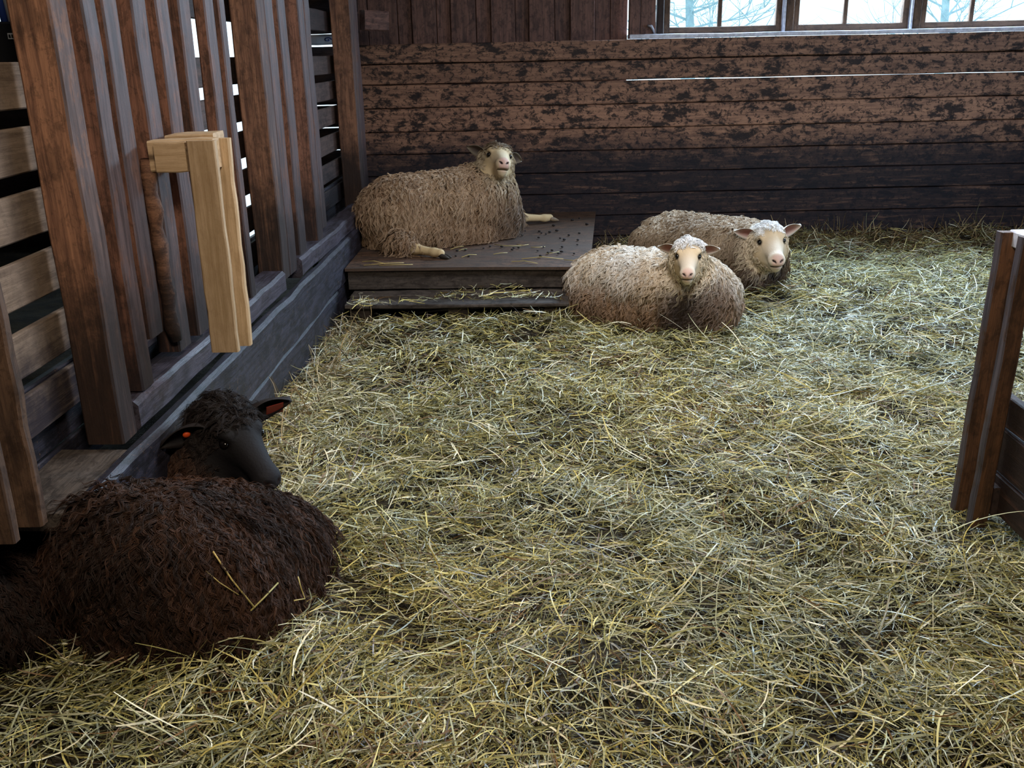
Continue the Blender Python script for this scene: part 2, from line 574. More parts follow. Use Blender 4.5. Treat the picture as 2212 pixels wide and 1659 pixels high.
# windows
def window(n, x0, x1, mull, label, z0=1.602):
    z1 = 2.5
    y = 7.80
    root = empty('window_%d' % n, ((x0 + x1) / 2, y, z0), label, 'window', kind='structure')
    b = lambda nm, a, c, w, h, m: beam(nm, a, c, (0, 1, 0), w, h, M[m], root, 4, 0.004, 0.001)
    b('bottom_rail', (x0, y, z0 + 0.025), (x1, y, z0 + 0.025), 0.05, 0.05, 'frame')
    b('top_rail', (x0, y, z1), (x1, y, z1), 0.05, 0.05, 'frame')
    b('stile', (x0 + 0.022, y, z0), (x0 + 0.022, y, z1), 0.05, 0.044, 'frame')
    b('stile', (x1 - 0.022, y, z0), (x1 - 0.022, y, z1), 0.05, 0.044, 'frame')
    b('mullion', (mull, y, z0 + 0.05), (mull, y, z1), 0.035, 0.032, 'frame')
    for (p, q) in ((x0 + 0.044, mull - 0.016), (mull + 0.016, x1 - 0.044)):
        bm = bmesh.new()
        swept(bm, q - p, 0.004, z1 - z0 - 0.06, 1, 0.0005, 0, (p, y, (z0 + z1) / 2 + 0.02))
        link('pane', to_mesh(bm, 'pane'), M['glass'], root)
    return root

window(1, 1.225, 2.125, 1.652, 'two-pane window nearest the boarded wall with a tree outside')
window(2, 2.215, 3.098, 2.615, 'two-pane window in the middle of the window row')
window(3, 3.188, 4.10, 3.585, 'two-pane window at the end of the row furthest from the boards')
sl = beam('trim_2', (0.955, 7.785, 1.588), (5.2, 7.785, 1.590), (0, 1, 0), 0.16, 0.030, M['frost'], None, 12, 0.004, 0.003)
tag(sl, 'frosty white window sill along the top of the plank wall', 'sill', kind='structure')
for i, (x0, x1, m, lab) in enumerate([(0.955, 1.035, 'board', 'brown board beside the first window'),
                                      (1.038, 1.155, 'board', 'brown post board at the first window jamb'),
                                      (1.165, 1.218, 'dark_wood', 'dark jamb of the first window'),
                                      (2.130, 2.150, 'frost', 'white edge strip between first and second windows'),
                                      (2.152, 2.210, 'frame', 'brown post between first and second windows'),
                                      (3.102, 3.122, 'frost', 'white edge strip between second and third windows'),
                                      (3.124, 3.184, 'frame', 'brown post between second and third windows'),
                                      (4.11, 4.25, 'frame', 'brown post at the end of the window row')]):
    o = beam('trim_%d' % (3 + i), ((x0 + x1) / 2, 7.78, 1.60), ((x0 + x1) / 2, 7.78, 2.55), (1, 0, 0), x1 - x0, 0.07, M[m], None, 5, 0.004, 0.002)
    tag(o, lab, 'window post', kind='structure')
for s in ((4.25, 5.2),):
    slab('wall_back_end', 4.25, 5.2, 7.76, 7.9, 1.62, 2.6, M['board'], 'brown boards right of the window row')

slab('wall_back_aisle_top', -4.2, -2.75, 7.76, 7.9, 2.5, 3.2, M['dark_wood'], 'dark timber over the aisle window')
window(4, -4.15, -2.80, -3.45, 'bright aisle window seen past the fence post in the top corner', 1.745)
# small steel bracket on the wall top by the first window
rt = empty('metal_bracket', (1.11, 7.735, 1.60), 'small bent steel bracket on the wall top beside the first window', 'bracket')
beam('base_plate', (1.075, 7.735, 1.603), (1.16, 7.735, 1.603), (0, 1, 0), 0.04, 0.008, M['steel'], rt, 2, 0.001, 0)
link('hook', tube_mesh('hook', [(1.145, 7.735, 1.605), (1.135, 7.735, 1.635), (1.118, 7.73, 1.662), (1.09, 7.725, 1.668)],
                       [0.006, 0.011, 0.013, 0.008], 8), M['steel'], rt, None, True)

# ------------------------------------------------------------------ slatted fence with posts
fr = empty('slatted_fence', fp(0.9, 0, 0), 'tall slatted wooden fence with upright posts along the left of the pen', 'fence')
Z = Vector((0, 0, 1))
UP = [  # s0, s1, depth, bottom, top, name, material, lean
    (-0.060, 0.040, 0.112, 0.43, 2.9, 'post', 'post'), (0.125, 0.215, 0.085, 0.53, 2.9, 'batten', 'batten'),
    (0.250, 0.352, 0.070, 0.66, 2.9, 'batten', 'batten'), (0.470, 0.580, 0.080, 0.55, 2.9, 'batten', 'batten'),
    (0.665, 0.775, 0.080, 0.55, 2.9, 'batten', 'batten'), (0.878, 0.988, 0.060, 0.52, 2.9, 'batten', 'batten'),
    (1.150, 1.252, 0.045, 0.52, 2.9, 'batten', 'batten'), (1.330, 1.400, 0.070, 0.52, 2.9, 'batten', 'batten'),
    (1.875, 1.998, 0.125, 0.47, 2.9, 'post', 'post'), (2.003, 2.150, 0.090, 0.47, 2.9, 'batten', 'batten'),
    (2.250, 2.395, 0.075, 0.51, 2.9, 'batten', 'batten'), (2.680, 2.800, 0.085, 0.51, 2.9, 'batten', 'batten'),
    (2.805, 2.930, 0.060, 0.56, 2.9, 'batten', 'batten'), (4.17, 4.30, 0.135, 0.30, 2.9, 'post', 'post'),
    (4.305, 4.46, 0.10, 0.30, 2.9, 'post', 'batten')]
for (s0, s1, dp, zb_, zt, nm, mt) in UP:
    s = (s0 + s1) / 2
    beam(nm, fp(s, -dp / 2, zb_), fp(s + random.uniform(-.008, .008), -dp / 2, zt), FD, s1 - s0, dp, M[mt], fr, 12, 0.006, 0.0025)
link('bark_pole', tube_mesh('bark_pole', [fp(0.43 + 0.002 * i + 0.004 * math.sin(i * 1.9), -0.01 + 0.004 * math.cos(i * 2.3), 1.20 - 0.055 * i) for i in range(12)],
     [0.024 + 0.004 * math.sin(i * 2.7) for i in range(12)], 9), M['post'], fr, None, True)
for zt in (0.642, 0.814, 0.994, 1.166, 1.333, 1.503):
    beam('slat', fp(-0.95, -0.175, zt - 0.06), fp(1.10, -0.175, zt - 0.06 + random.uniform(-.006, .006)), Z, 0.120, 0.022, M['slat'], fr, 8, 0.004, 0.002)
    beam('slat', fp(1.105, -0.175, zt - 0.06), fp(5.0, -0.175, zt - 0.06 + random.uniform(-.006, .006)), Z, 0.120, 0.022, M['dim_slat'], fr, 12, 0.004, 0.002)
beam('slat', fp(1.2, -0.175, 1.72), fp(5.0, -0.175, 1.715), Z, 0.13, 0.025, M['dark_wood'], fr, 10, 0.004, 0.002)
beam('slat', fp(0.1, -0.175, 1.93), fp(5.0, -0.175, 1.935), Z, 0.12, 0.025, M['dark_wood'], fr, 10, 0.004, 0.002)
# closed boards low down, behind the ledge
beam('low_board', fp(-0.95, -0.20, 0.60), fp(5.0, -0.20, 0.60), Z, 0.10, 0.025, M['kick'], fr, 10, 0.004, 0.002)
beam('low_board', fp(-0.95, -0.20, 0.49), fp(5.0, -0.20, 0.49), Z, 0.105, 0.025, M['kick'], fr, 10, 0.004, 0.002)
beam('low_board', fp(-0.95, -0.20, 0.375), fp(5.0, -0.20, 0.375), Z, 0.11, 0.025, M['kick'], fr, 10, 0.004, 0.002)
# sill segments between posts and the long kick board
beam('sill_beam', fp(0.05, -0.055, 0.475), fp(1.86, -0.05, 0.47), FN, 0.13, 0.10, M['sill'], fr, 14, 0.014, 0.004)
beam('sill_beam', fp(2.16, -0.045, 0.47), fp(4.16, -0.03, 0.455), FN, 0.13, 0.10, M['sill'], fr, 14, 0.014, 0.005)
beam('ledge_board', fp(-0.46, -0.10, 0.385), fp(-0.065, -0.09, 0.395), FN, 0.22, 0.05, M['pallet'], fr, 8, 0.012, 0.004)
beam('kick_board', fp(-0.36, 0.028, 0.30), fp(4.4, 0.030, 0.30), Z, 0.24, 0.055, M['kick'], fr, 20, 0.016, 0.005)
beam('kick_board', fp(-0.36, 0.020, 0.06), fp(4.9, 0.022, 0.06), Z, 0.23, 0.05, M['kick'], fr, 20, 0.010, 0.004)

# block of timber at the top of the corner post
bl = beam('beam_end', (-1.02, 7.30, 1.735), (-0.86, 7.38, 1.725), (0, 1, 0), 0.12, 0.135, M['board'], None, 4, 0.008, 0.004)
tag(bl, 'sawn end of a timber beam jutting out beside the corner post', 'beam')

# ------------------------------------------------------------------ slot brackets for hurdles
def slot_bracket(name, x0, x1a, x1b, y, z0, z1, mat, label, arm_x0):
    r = empty(name, (x0, y, z0), label, 'hurdle bracket')
    beam('upright_board', ((x0 + x1a) / 2, y + 0.015, z0), ((x0 + x1a) / 2 + 0.004, y + 0.015, z1), (1, 0, 0), x1a - x0, 0.03, M[mat], r, 10, 0.004, 0.002)
    beam('upright_board', ((x0 + x1b) / 2, y + 0.124, z0 - 0.012), ((x0 + x1b) / 2 + 0.004, y + 0.124, z1 - 0.002), (1, 0, 0), x1b - x0, 0.034, M[mat], r, 10, 0.006, 0.003)
    beam('arm_block', (arm_x0 + 0.03, y + 0.0155, z1 - 0.048), (x0 - 0.001, y + 0.0155, z1 - 0.048), Z, 0.095, 0.029, M[mat], r, 4, 0.004, 0.002)
    beam('arm_block', (arm_x0, y + 0.068, z1 - 0.046), (x1a - 0.012, y + 0.068, z1 - 0.044), Z, 0.095, 0.074, M[mat], r, 4, 0.005, 0.002)
    beam('arm_block', (arm_x0 + 0.02, y + 0.205, z1 - 0.040), (x1b - 0.055, y + 0.205, z1 - 0.036), Z, 0.095, 0.124, M[mat], r, 4, 0.005, 0.002)
    return r

slot_bracket('hurdle_bracket', -1.0, -0.910, -0.896, 3.03, 0.572, 1.258, 'pale', 'pale new timber slot bracket fixed in the middle of the slatted fence', -1.128)
slot_bracket('hurdle_bracket', -1.262, -1.170, -1.156, 1.98, 0.435, 1.30, 'bracket', 'brown timber slot bracket hanging over the dark sheep at the picture edge', -1.322)

# low fence on the right
rf = empty('low_fence', (1.53, 2.75, 0), 'low board fence with two end uprights at the right edge', 'fence')
beam('upright', (1.528, 2.885, 0.95), (1.508, 2.885, 0.01), (0, 1, 0), 0.036, 0.056, M['upright'], rf, 10, 0.004, 0.002)
beam('upright', (1.535, 2.772, 0.955), (1.510, 2.772, 0.005), (0, 1, 0), 0.036, 0.056, M['upright'], rf, 10, 0.004, 0.002)
beam('spacer', (1.565, 2.80, 0.93), (1.565, 2.89, 0.93), (1, 0, 0), 0.06, 0.05, M['frost'], rf, 2, 0.004, 0.001)
beam('spacer', (1.565, 2.75, 0.10), (1.565, 2.91, 0.10), (1, 0, 0), 0.05, 0.10, M['dark_wood'], rf, 2, 0.004, 0.001)
for (za, zc) in ((0.345, 0.447), (0.19, 0.335), (0.055, 0.182)):
    beam('rail_board', (1.575, 2.84, (za + zc) / 2), (1.56, 1.4, (za + zc) / 2 - 0.02), Z, zc - za, 0.028, M['batten'], rf, 8, 0.004, 0.002)
beam('upright', (1.60, 1.5, -0.02), (1.60, 1.5, 0.95), (1, 0, 0), 0.06, 0.05, M['bracket'], rf, 6, 0.004, 0.002)

# ------------------------------------------------------------------ platform of a plywood sheet on a pallet
pf = empty('plywood_platform', (-0.25, 6.5, 0), 'low platform with dirty plywood top in the back corner', 'platform')
def quad_slab(name, quad, z0, z1, mat, parent, nsub=14):
    bm = bmesh.new()
    q = [Vector(p) for p in quad]
    top, bot = [], []
    for i in range(nsub + 1):
        for j in range(nsub + 1):
            u, v = i / nsub, j / nsub
            p = q[0] * (1 - u) * (1 - v) + q[1] * u * (1 - v) + q[2] * u * v + q[3] * (1 - u) * v
            e = 0.004 * math.sin(9 * u + 2) if j == 0 else 0
            top.append(bm.verts.new((p.x, p.y + e, z1 + 0.003 * math.sin(5 * u + 3 * v))))
            bot.append(bm.verts.new((p.x, p.y + e, z0 + 0.003 * math.sin(5 * u + 3 * v))))
    I = lambda i, j: i * (nsub + 1) + j
    for i in range(nsub):
        for j in range(nsub):
            bm.faces.new((top[I(i, j)], top[I(i + 1, j)], top[I(i + 1, j + 1)], top[I(i, j + 1)]))
            bm.faces.new((bot[I(i, j)], bot[I(i, j + 1)], bot[I(i + 1, j + 1)], bot[I(i + 1, j)]))
    for k2 in range(nsub):
        for (a, b) in (((k2, 0), (k2 + 1, 0)), ((nsub, k2), (nsub, k2 + 1)), ((k2 + 1, nsub), (k2, nsub)), ((0, k2 + 1), (0, k2))):
            bm.faces.new((bot[I(*a)], bot[I(*b)], top[I(*b)], top[I(*a)]))
    return link(name, to_mesh(bm, name), mat, parent)

quad_slab('plywood_sheet', [(-0.998, 5.655, 0), (0.480, 5.59, 0), (0.697, 7.60, 0), (-0.948, 7.60, 0)], 0.262, 0.28, M['ply'], pf)
beam('riser_board', (-0.985, 5.70, 0.20), (0.36, 5.65, 0.20), Z, 0.118, 0.03, M['pallet'], pf, 8, 0.004, 0.002)
beam('bearer', (0.46, 5.75, 0.13), (0.62, 7.5, 0.13), Z, 0.26, 0.06, M['pallet'], pf, 4, 0.004, 0.002)
beam('bearer', (-0.93, 5.75, 0.13), (-0.90, 7.5, 0.13), Z, 0.26, 0.06, M['pallet'], pf, 4, 0.004, 0.002)
pl = empty('pallet', (-0.3, 5.5, 0), 'grey wooden pallet forming a step in front of the plywood platform', 'pallet')
beam('deck_board', (-0.955, 5.62, 0.125), (0.36, 5.57, 0.125), (0, 1, 0), 0.13, 0.022, M['pallet'], pl, 8, 0.004, 0.002)
beam('deck_board', (-0.955, 5.44, 0.118), (0.34, 5.39, 0.118), (0, 1, 0), 0.19, 0.024, M['pallet'], pl, 8, 0.005, 0.003)
for xb in (-0.88, -0.30, 0.26):
    beam('pallet_block', (xb - 0.06, 5.46 - 0.03 * (xb + 0.9), 0.055), (xb + 0.06, 5.455 - 0.03 * (xb + 0.9), 0.055), (0, 1, 0), 0.12, 0.10, M['pallet'], pl, 2, 0.004, 0.002)

# ------------------------------------------------------------------ things beyond the fence
cr = empty('crate', (-1.75, 3.0, 1.40), 'dark crate with a white label beyond the fence at the picture corner', 'crate')
beam('crate_body', (-1.95, 3.35, 1.49), (-1.45, 3.35, 1.49), (0, 1, 0), 0.3, 0.26, M['black'], cr, 3, 0.006, 0.002)
beam('paper_label', (-1.563, 3.192, 1.577), (-1.525, 3.192, 1.577), Z, 0.018, 0.004, M['white'], cr, 1, 0.0005, 0)
for i in range(3):
    beam('label_print', (-1.559 + i * 0.009, 3.1885, 1.577), (-1.554 + i * 0.009, 3.1885, 1.577), Z, 0.010, 0.003, M['black'], cr, 1, 0.0003, 0)
bk = empty('plastic_tube_bundle', (-1.58, 3.235, 1.62), 'bundle of white, blue and teal plastic tubes standing on the dark crate', 'tubes')
for i, (dx, m) in enumerate(((0.01, 'white'), (0.045, 'blue'), (0.068, 'white'), (0.09, 'teal'))):
    me = tube_mesh('tube', [(-1.63 + dx, 3.235, 1.621), (-1.635 + dx, 3.235, 1.72), (-1.65 + dx, 3.235, 1.92)], [0.012, 0.014, 0.015], 12)
    link('tube', me, M[m], bk, None, True)
tp = link('plastic_post', tube_mesh('plastic_post', [(-1.44, 6.95, -0.05), (-1.43, 6.95, 0.5), (-1.42, 6.95, 1.15)], [0.022, 0.022, 0.02], 10), M['teal'], None, None, True)
tag(tp, 'teal plastic post standing beyond the fence near the corner', 'post')
bg_ = empty('feed_sack', (-1.42, 7.6, 1.5), 'pale feed sack with a blue swirl print by the aisle logs', 'sack')
beam('sack_body', (-1.60, 7.66, 1.615), (-1.24, 7.66, 1.61), Z, 0.075, 0.05, M['white'], bg_, 6, 0.02, 0.004)
pts = [(-1.335 + (0.03 - 0.0022 * t) * math.cos(t * 0.7), 7.632, 1.612 + 0.6 * (0.03 - 0.0022 * t) * math.sin(t * 0.7)) for t in range(12)]
link('print', tube_mesh('print', pts, 0.003, 5), M['blue'], bg_, None, True)
# ------------------------------------------------------------------ sheep: implicit surface meshing
def smin(a, b, kk):
    h = np.maximum(kk - np.abs(a - b), 0.0) / kk
    return np.minimum(a, b) - h * h * kk * 0.25


def sd_ell(p, c, r, R=None):
    q = p - np.asarray(c, np.float32)
    if R is not None:
        q = q @ R
    r = np.asarray(r, np.float32)
    k0 = np.sqrt(((q / r) ** 2).sum(1)) + 1e-6
    k1 = np.sqrt(((q / (r * r)) ** 2).sum(1)) + 1e-6
    return k0 * (k0 - 1) / k1


def sd_cone(p, a, b, ra, rb):
    a, b = np.asarray(a, np.float32), np.asarray(b, np.float32)
    ba = b - a
    t = np.clip(((p - a) @ ba) / (ba @ ba), 0, 1)
    d = np.sqrt(((p - a - t[:, None] * ba) ** 2).sum(1))
    return d - (ra + (rb - ra) * t)


def surface_nets(fn, lo, hi, h):
    """mesh of fn(p)=0; evaluates finely only near the surface"""
    lo = np.asarray(lo, np.float32)
    nb = np.ceil((np.asarray(hi) - lo) / (4 * h)).astype(int)
    dims = nb * 4 + 1
    c = np.stack(np.meshgrid(*[(np.arange(n) * 4 + 2) * h for n in nb], indexing='ij'), -1).reshape(-1, 3).astype(np.float32) + lo
    dc = fn(c).reshape(nb)
    f = np.full(dims, 1.0, np.float32)
    f[:-1, :-1, :-1] = np.repeat(np.repeat(np.repeat(np.sign(dc), 4, 0), 4, 1), 4, 2)
    near = np.argwhere(np.abs(dc) < 4 * h * 1.6)
    o = np.stack(np.meshgrid(*[np.arange(5)] * 3, indexing='ij'), -1).reshape(-1, 3)
    ids = (near[:, None, :] * 4 + o[None]).reshape(-1, 3)
    flat = np.unique((ids[:, 0] * dims[1] + ids[:, 1]) * dims[2] + ids[:, 2])
    iz = flat % dims[2]; iy = (flat // dims[2]) % dims[1]; ix = flat // (dims[1] * dims[2])
    P = np.stack([ix, iy, iz], 1).astype(np.float32) * h + lo
    f.reshape(-1)[flat] = fn(P)
    s = f < 0
    cnt = np.zeros(dims - 1, np.int8)
    for dx in (0, 1):
        for dy in (0, 1):
            for dz in (0, 1):
                cnt += s[dx:dims[0] - 1 + dx, dy:dims[1] - 1 + dy, dz:dims[2] - 1 + dz]
    act = np.argwhere((cnt > 0) & (cnt < 8))
    idx = np.full(dims - 1, -1, np.int64)
    idx[act[:, 0], act[:, 1], act[:, 2]] = np.arange(len(act))
    acc = np.zeros((len(act), 3)); num = np.zeros(len(act))
    cor = [(0, 0, 0), (1, 0, 0), (0, 1, 0), (1, 1, 0), (0, 0, 1), (1, 0, 1), (0, 1, 1), (1, 1, 1)]
    for a in range(8):
        for b in range(a + 1, 8):
            if sum(abs(cor[a][i] - cor[b][i]) for i in range(3)) != 1:
                continue
            A, B = act + cor[a], act + cor[b]
            fa, fb = f[A[:, 0], A[:, 1], A[:, 2]], f[B[:, 0], B[:, 1], B[:, 2]]
            m = (fa < 0) != (fb < 0)
            t = np.where(m, fa / np.where(m, fa - fb, 1), 0)
            acc += np.where(m[:, None], A + t[:, None] * (B - A), 0)
            num += m
    V = acc / num[:, None] * h + lo
    quads = []
    for ax in range(3):
        b, c2 = (ax + 1) % 3, (ax + 2) % 3
        sl0 = [slice(None)] * 3; sl1 = [slice(None)] * 3
        sl0[ax] = slice(0, dims[ax] - 1); sl1[ax] = slice(1, dims[ax])
        e = np.argwhere(s[tuple(sl0)] != s[tuple(sl1)])
        e = e[(e[:, b] > 0) & (e[:, c2] > 0) & (e[:, b] < dims[b] - 1) & (e[:, c2] < dims[c2] - 1)]
        inside = s[e[:, 0], e[:, 1], e[:, 2]]
        ub = np.zeros(3, int); ub[b] = 1
        uc = np.zeros(3, int); uc[c2] = 1
        g = lambda k2: idx[k2[:, 0], k2[:, 1], k2[:, 2]]
        q = np.stack([g(e - ub - uc), g(e - uc), g(e), g(e - ub)], 1)
        q[~inside] = q[~inside][:, ::-1]
        quads.append(q)
    Q = np.concatenate(quads)
    Q = Q[(Q >= 0).all(1)]
    return V, Q


def np_mesh(name, V, Q):
    me = bpy.data.meshes.new(name)
    me.vertices.add(len(V))
    me.vertices.foreach_set('co', np.ascontiguousarray(V, np.float32).ravel())
    nl = Q.size
    me.loops.add(nl)
    me.loops.foreach_set('vertex_index', np.ascontiguousarray(Q, np.int32).ravel())
    me.polygons.add(len(Q))
    me.polygons.foreach_set('loop_start', np.arange(0, nl, Q.shape[1], dtype=np.int32))
    me.update(calc_edges=True)
    return me


def set_color(me, name, C):
    at = me.attributes.new(name, 'FLOAT_COLOR', 'POINT')
    C4 = np.ones((len(C), 4), np.float32)
    C4[:, :3] = C
    at.data.foreach_set('color', C4.ravel())


def sstep(x, a, b):
    t = np.clip((x - a) / (b - a), 0, 1)
    return t * t * (3 - 2 * t)


def vnoise(p, s, seed=0):
    """cheap smooth noise, about -1..1"""
    r = np.random.default_rng(seed)
    out = np.zeros(len(p), np.float32)
    for i in range(5):
        w = r.normal(size=3) * s
        out += np.sin(p @ w + r.uniform(0, 6.28)).astype(np.float32)
    return out / 3.0


def ear_mesh(L, W, cup, inner, outer):
    """leaf-shaped ear along +X, opening towards +Z, closed thin shell; inner and outer colours"""
    nu, nv = 14, 9
    V, Cc = [], []
    for side in (0, 1):
        for i in range(nu):
            u = i / (nu - 1)
            w = W * (math.sin(PI * min(1, (u * 0.93 + 0.07)) ** 0.75) ** 0.8) if u < 1 else W * 0.05
            w = max(w, W * 0.05)
            for j in range(nv):
                v = (j / (nv - 1)) * 2 - 1
                y = v * w / 2
                z = cup * W * (v * v) * (1 - 0.6 * u) - 0.25 * W * math.sin(PI * u) * 0.3
                th = 0.004 * (1 - abs(v)) + 0.001
                V.append((u * L, y, z + (th if side == 0 else -th)))
                e = max(abs(v) ** 3, u ** 6)
                ci = tuple(inner[q] * (1 - e) + outer[q] * e for q in range(3))
                Cc.append(ci if side == 0 else outer)
    Q = []
    n = nu * nv
    I = lambda s, i, j: s * n + i * nv + j
    for i in range(nu - 1):
        for j in range(nv - 1):
            Q.append((I(0, i, j), I(0, i + 1, j), I(0, i + 1, j + 1), I(0, i, j + 1)))
            Q.append((I(1, i, j), I(1, i, j + 1), I(1, i + 1, j + 1), I(1, i + 1, j)))
        Q.append((I(0, i, 0), I(1, i, 0), I(1, i + 1, 0), I(0, i + 1, 0)))
        Q.append((I(0, i, nv - 1), I(0, i + 1, nv - 1), I(1, i + 1, nv - 1), I(1, i, nv - 1)))
    for j in range(nv - 1):
        Q.append((I(0, 0, j), I(0, 0, j + 1), I(1, 0, j + 1), I(1, 0, j)))
        Q.append((I(0, nu - 1, j), I(1, nu - 1, j), I(1, nu - 1, j + 1), I(0, nu - 1, j + 1)))
    me = np_mesh('ear', np.array(V), np.array(Q))
    set_color(me, 'skin', np.array(Cc))
    return me


def basis(x, up=(0, 0, 1), roll=0.0):
    x = Vector(x).normalized()
    y = Vector(up).cross(x).normalized()
    z = x.cross(y)
    R = Matrix((x, y, z)).transposed()
    return R @ Matrix.Rotation(roll, 3, 'X')


BODY = {}


def sheep(name, label, center, yaw, L, W, H, head, head_dir, head_roll, hs, C, wool, neck=None, legs=(), extra=(),
          group='sheep resting in the pen', ears=None, tags=None, voxel=0.0062, face_len=1.0, head_build=True, cat='sheep', flow_back=0.35,
          mouth=True, cheek=1.0, lean=0.0, slope=0.0, neck_r=1.0, ear_s=1.0):
    """C: colours dict(face, nose, wool, wool2, under, ear_in, ear_out). wool: dict(n locks, per, length, wave, rad, pts)"""
    cx, cy, cz = center
    base = cz
    Rz = np.array([[math.cos(yaw), -math.sin(yaw), 0], [math.sin(yaw), math.cos(yaw), 0], [0, 0, 1]], np.float32)
    ctr = np.array(center, np.float32)
    hd = np.array(head, np.float32)
    Rh3 = basis(head_dir, roll=head_roll)
    Rh = np.array(Rh3, np.float32)
    E = lambda d, c, r, p, kk: smin(d, sd_ell(p, c, r), kk)

    def head_sdf(q):
        d = sd_ell(q, (-0.005, 0, 0.005), (0.085, 0.064, 0.068))
        d = smin(d, sd_ell(q, (0.015, 0, -0.055), (0.085 * cheek, 0.070 * cheek, 0.078)), 0.05)
        d = smin(d, sd_cone(q, (0.05, 0, -0.004), (0.185, 0, -0.050), 0.056, 0.033), 0.04)
        d = smin(d, sd_ell(q, (0.198, 0, -0.058), (0.034, 0.036, 0.030)), 0.025)
        d = smin(d, sd_cone(q, (0.05, 0, -0.082), (0.180, 0, -0.096), 0.044, 0.022), 0.03)
        for sg in (1, -1):
            d = smin(d, sd_ell(q, (0.058, sg * 0.045, 0.026), (0.032, 0.020, 0.018)), 0.02)
            e = sd_ell(q, (0.078, sg * 0.066, 0.006), (0.018, 0.014, 0.012))
            d = -smin(-d, e, 0.012)
            d = -smin(-d, sd_ell(q, (0.236, sg * 0.017, -0.052), (0.014, 0.0075, 0.008)), 0.006)
        if mouth:
            d = -smin(-d, sd_ell(q, (0.212, 0, -0.083), (0.040, 0.034, 0.0040)), 0.006)
        return d

    def fn(pw):
        p = (pw - ctr) @ Rz
        if lean or slope:
            p = p.copy()
            p[:, 1] -= lean * (p[:, 2] - .3 * H)
            p[:, 2] /= np.clip(1 - slope * p[:, 0] / L, 0.5, 1.3)
        d = sd_ell(p, (0, 0, .50 * H), (.92 * L, W, .50 * H))
        d = E(d, (-.58 * L, 0, .45 * H), (.42 * L, .93 * W, .48 * H), p, .10)
        d = E(d, (.48 * L, 0, .50 * H), (.42 * L, .85 * W, .50 * H), p, .10)
        d = E(d, (0, 0, .17 * H), (.97 * L, 1.02 * W, .30 * H), p, .08)
        for sg in (1, -1):
            d = E(d, (-.45 * L, sg * .72 * W, .24 * H), (.36 * L, .32 * W, .28 * H), p, .06)
            d = E(d, (.62 * L, sg * .45 * W, .20 * H), (.30 * L, .30 * W, .24 * H), p, .06)
        d = E(d, (.82 * L, 0, .40 * H), (.24 * L, .58 * W, .40 * H), p, .10)
        d = d + 0.007 * vnoise(pw, 17, 3) + 0.006 * vnoise(pw, 34, 4)
        if head_build:
            n0 = neck if neck is not None else ctr + Rz @ np.array([.62 * L, 0, .58 * H], np.float32)
            q0 = hd + Rh @ np.array([-0.03, 0, -0.03], np.float32) * hs
            d = smin(d, sd_cone(pw, n0, q0, .155 * neck_r * H / .42, .088 * hs), .09 * neck_r)
        for (kind, a, b, ra, rb) in extra:
            if kind == 'cone':
                d = smin(d, sd_cone(pw, a, b, ra, rb), .04)
            else:
                d = smin(d, sd_ell(pw, a, b), .06)
        for lg in legs:
            for (a, b, ra, rb) in lg['segs']:
                d = smin(d, sd_cone(pw, a, b, ra, rb), .025)
        if head_build:
            q = ((pw - hd) @ Rh) / hs
            d = smin(d, head_sdf(q) * hs, .03)
        return np.maximum(d, base - pw[:, 2])

    pts = [ctr + Rz @ np.array([sx * L * 1.25, sy * W * 1.25, 0], np.float32) for sx in (1, -1) for sy in (1, -1)]
    if head_build:
        pts += [hd + 0.3 * hs * np.array(s, np.float32) for s in ((1, 1, 1), (-1, -1, -1))]
    for lg in legs:
        for sgm in lg['segs']:
            pts += [np.array(sgm[0]) - .06, np.array(sgm[1]) + .06, np.array(sgm[1]) - .06]
    for ex in extra:
        if ex[0] == 'cone':
            pts += [np.array(ex[1]) - .1, np.array(ex[1]) + .1, np.array(ex[2]) + .1, np.array(ex[2]) - .1]
    pts = np.array(pts)
    lo, hi = pts.min(0), pts.max(0)
    lo[2] = base - 0.03
    hi[2] = max(hi[2], base + H * 1.25)
    V, Q = surface_nets(fn, lo, hi, voxel)
    V = V.astype(np.float32)
    # gradient normals
    e = 0.004
    N = np.stack([fn(V + np.array(a, np.float32)) - fn(V - np.array(a, np.float32)) for a in ((e, 0, 0), (0, e, 0), (0, 0, e))], 1)
    N /= np.linalg.norm(N, axis=1, keepdims=True) + 1e-9

    def masks(P):
        """wool amount 0..1 (0 on face and legs)"""
        m = np.ones(len(P), np.float32)
        q = None
        if head_build:
            q = ((P - hd) @ Rh) / hs
            inhead = head_sdf(q) < 0.03
            front = sstep(q[:, 0] + 0.35 * np.clip(-q[:, 2] - 0.03, 0, 1) * 0 + 0.02 * vnoise(P, 40, 9), 0.105 * face_len, -0.015)
            top = sstep(q[:, 2], 0.035, 0.07) * sstep(q[:, 0], 0.085, 0.05)
            low = sstep(q[:, 2], -0.095, -0.135) * sstep(q[:, 0], 0.19, 0.10)
            fw = np.maximum(np.maximum(front, top), low)
            m = np.where(inhead, np.minimum(m, fw), m)
        for lg in legs:
            for (a, b, ra, rb) in lg['segs'][lg.get('bare', 1):]:
                m = np.minimum(m, sstep(sd_cone(P, a, b, ra, rb), 0.004, 0.03))
        return m, q

    m, q = masks(V)
    wn = 0.5 + 0.5 * vnoise(V, 6, 12)
    colr = np.array(lin(C['under']))[None] * np.ones((len(V), 1))
    colr = colr * m[:, None] + np.array(lin(C['face']))[None] * (1 - m[:, None])
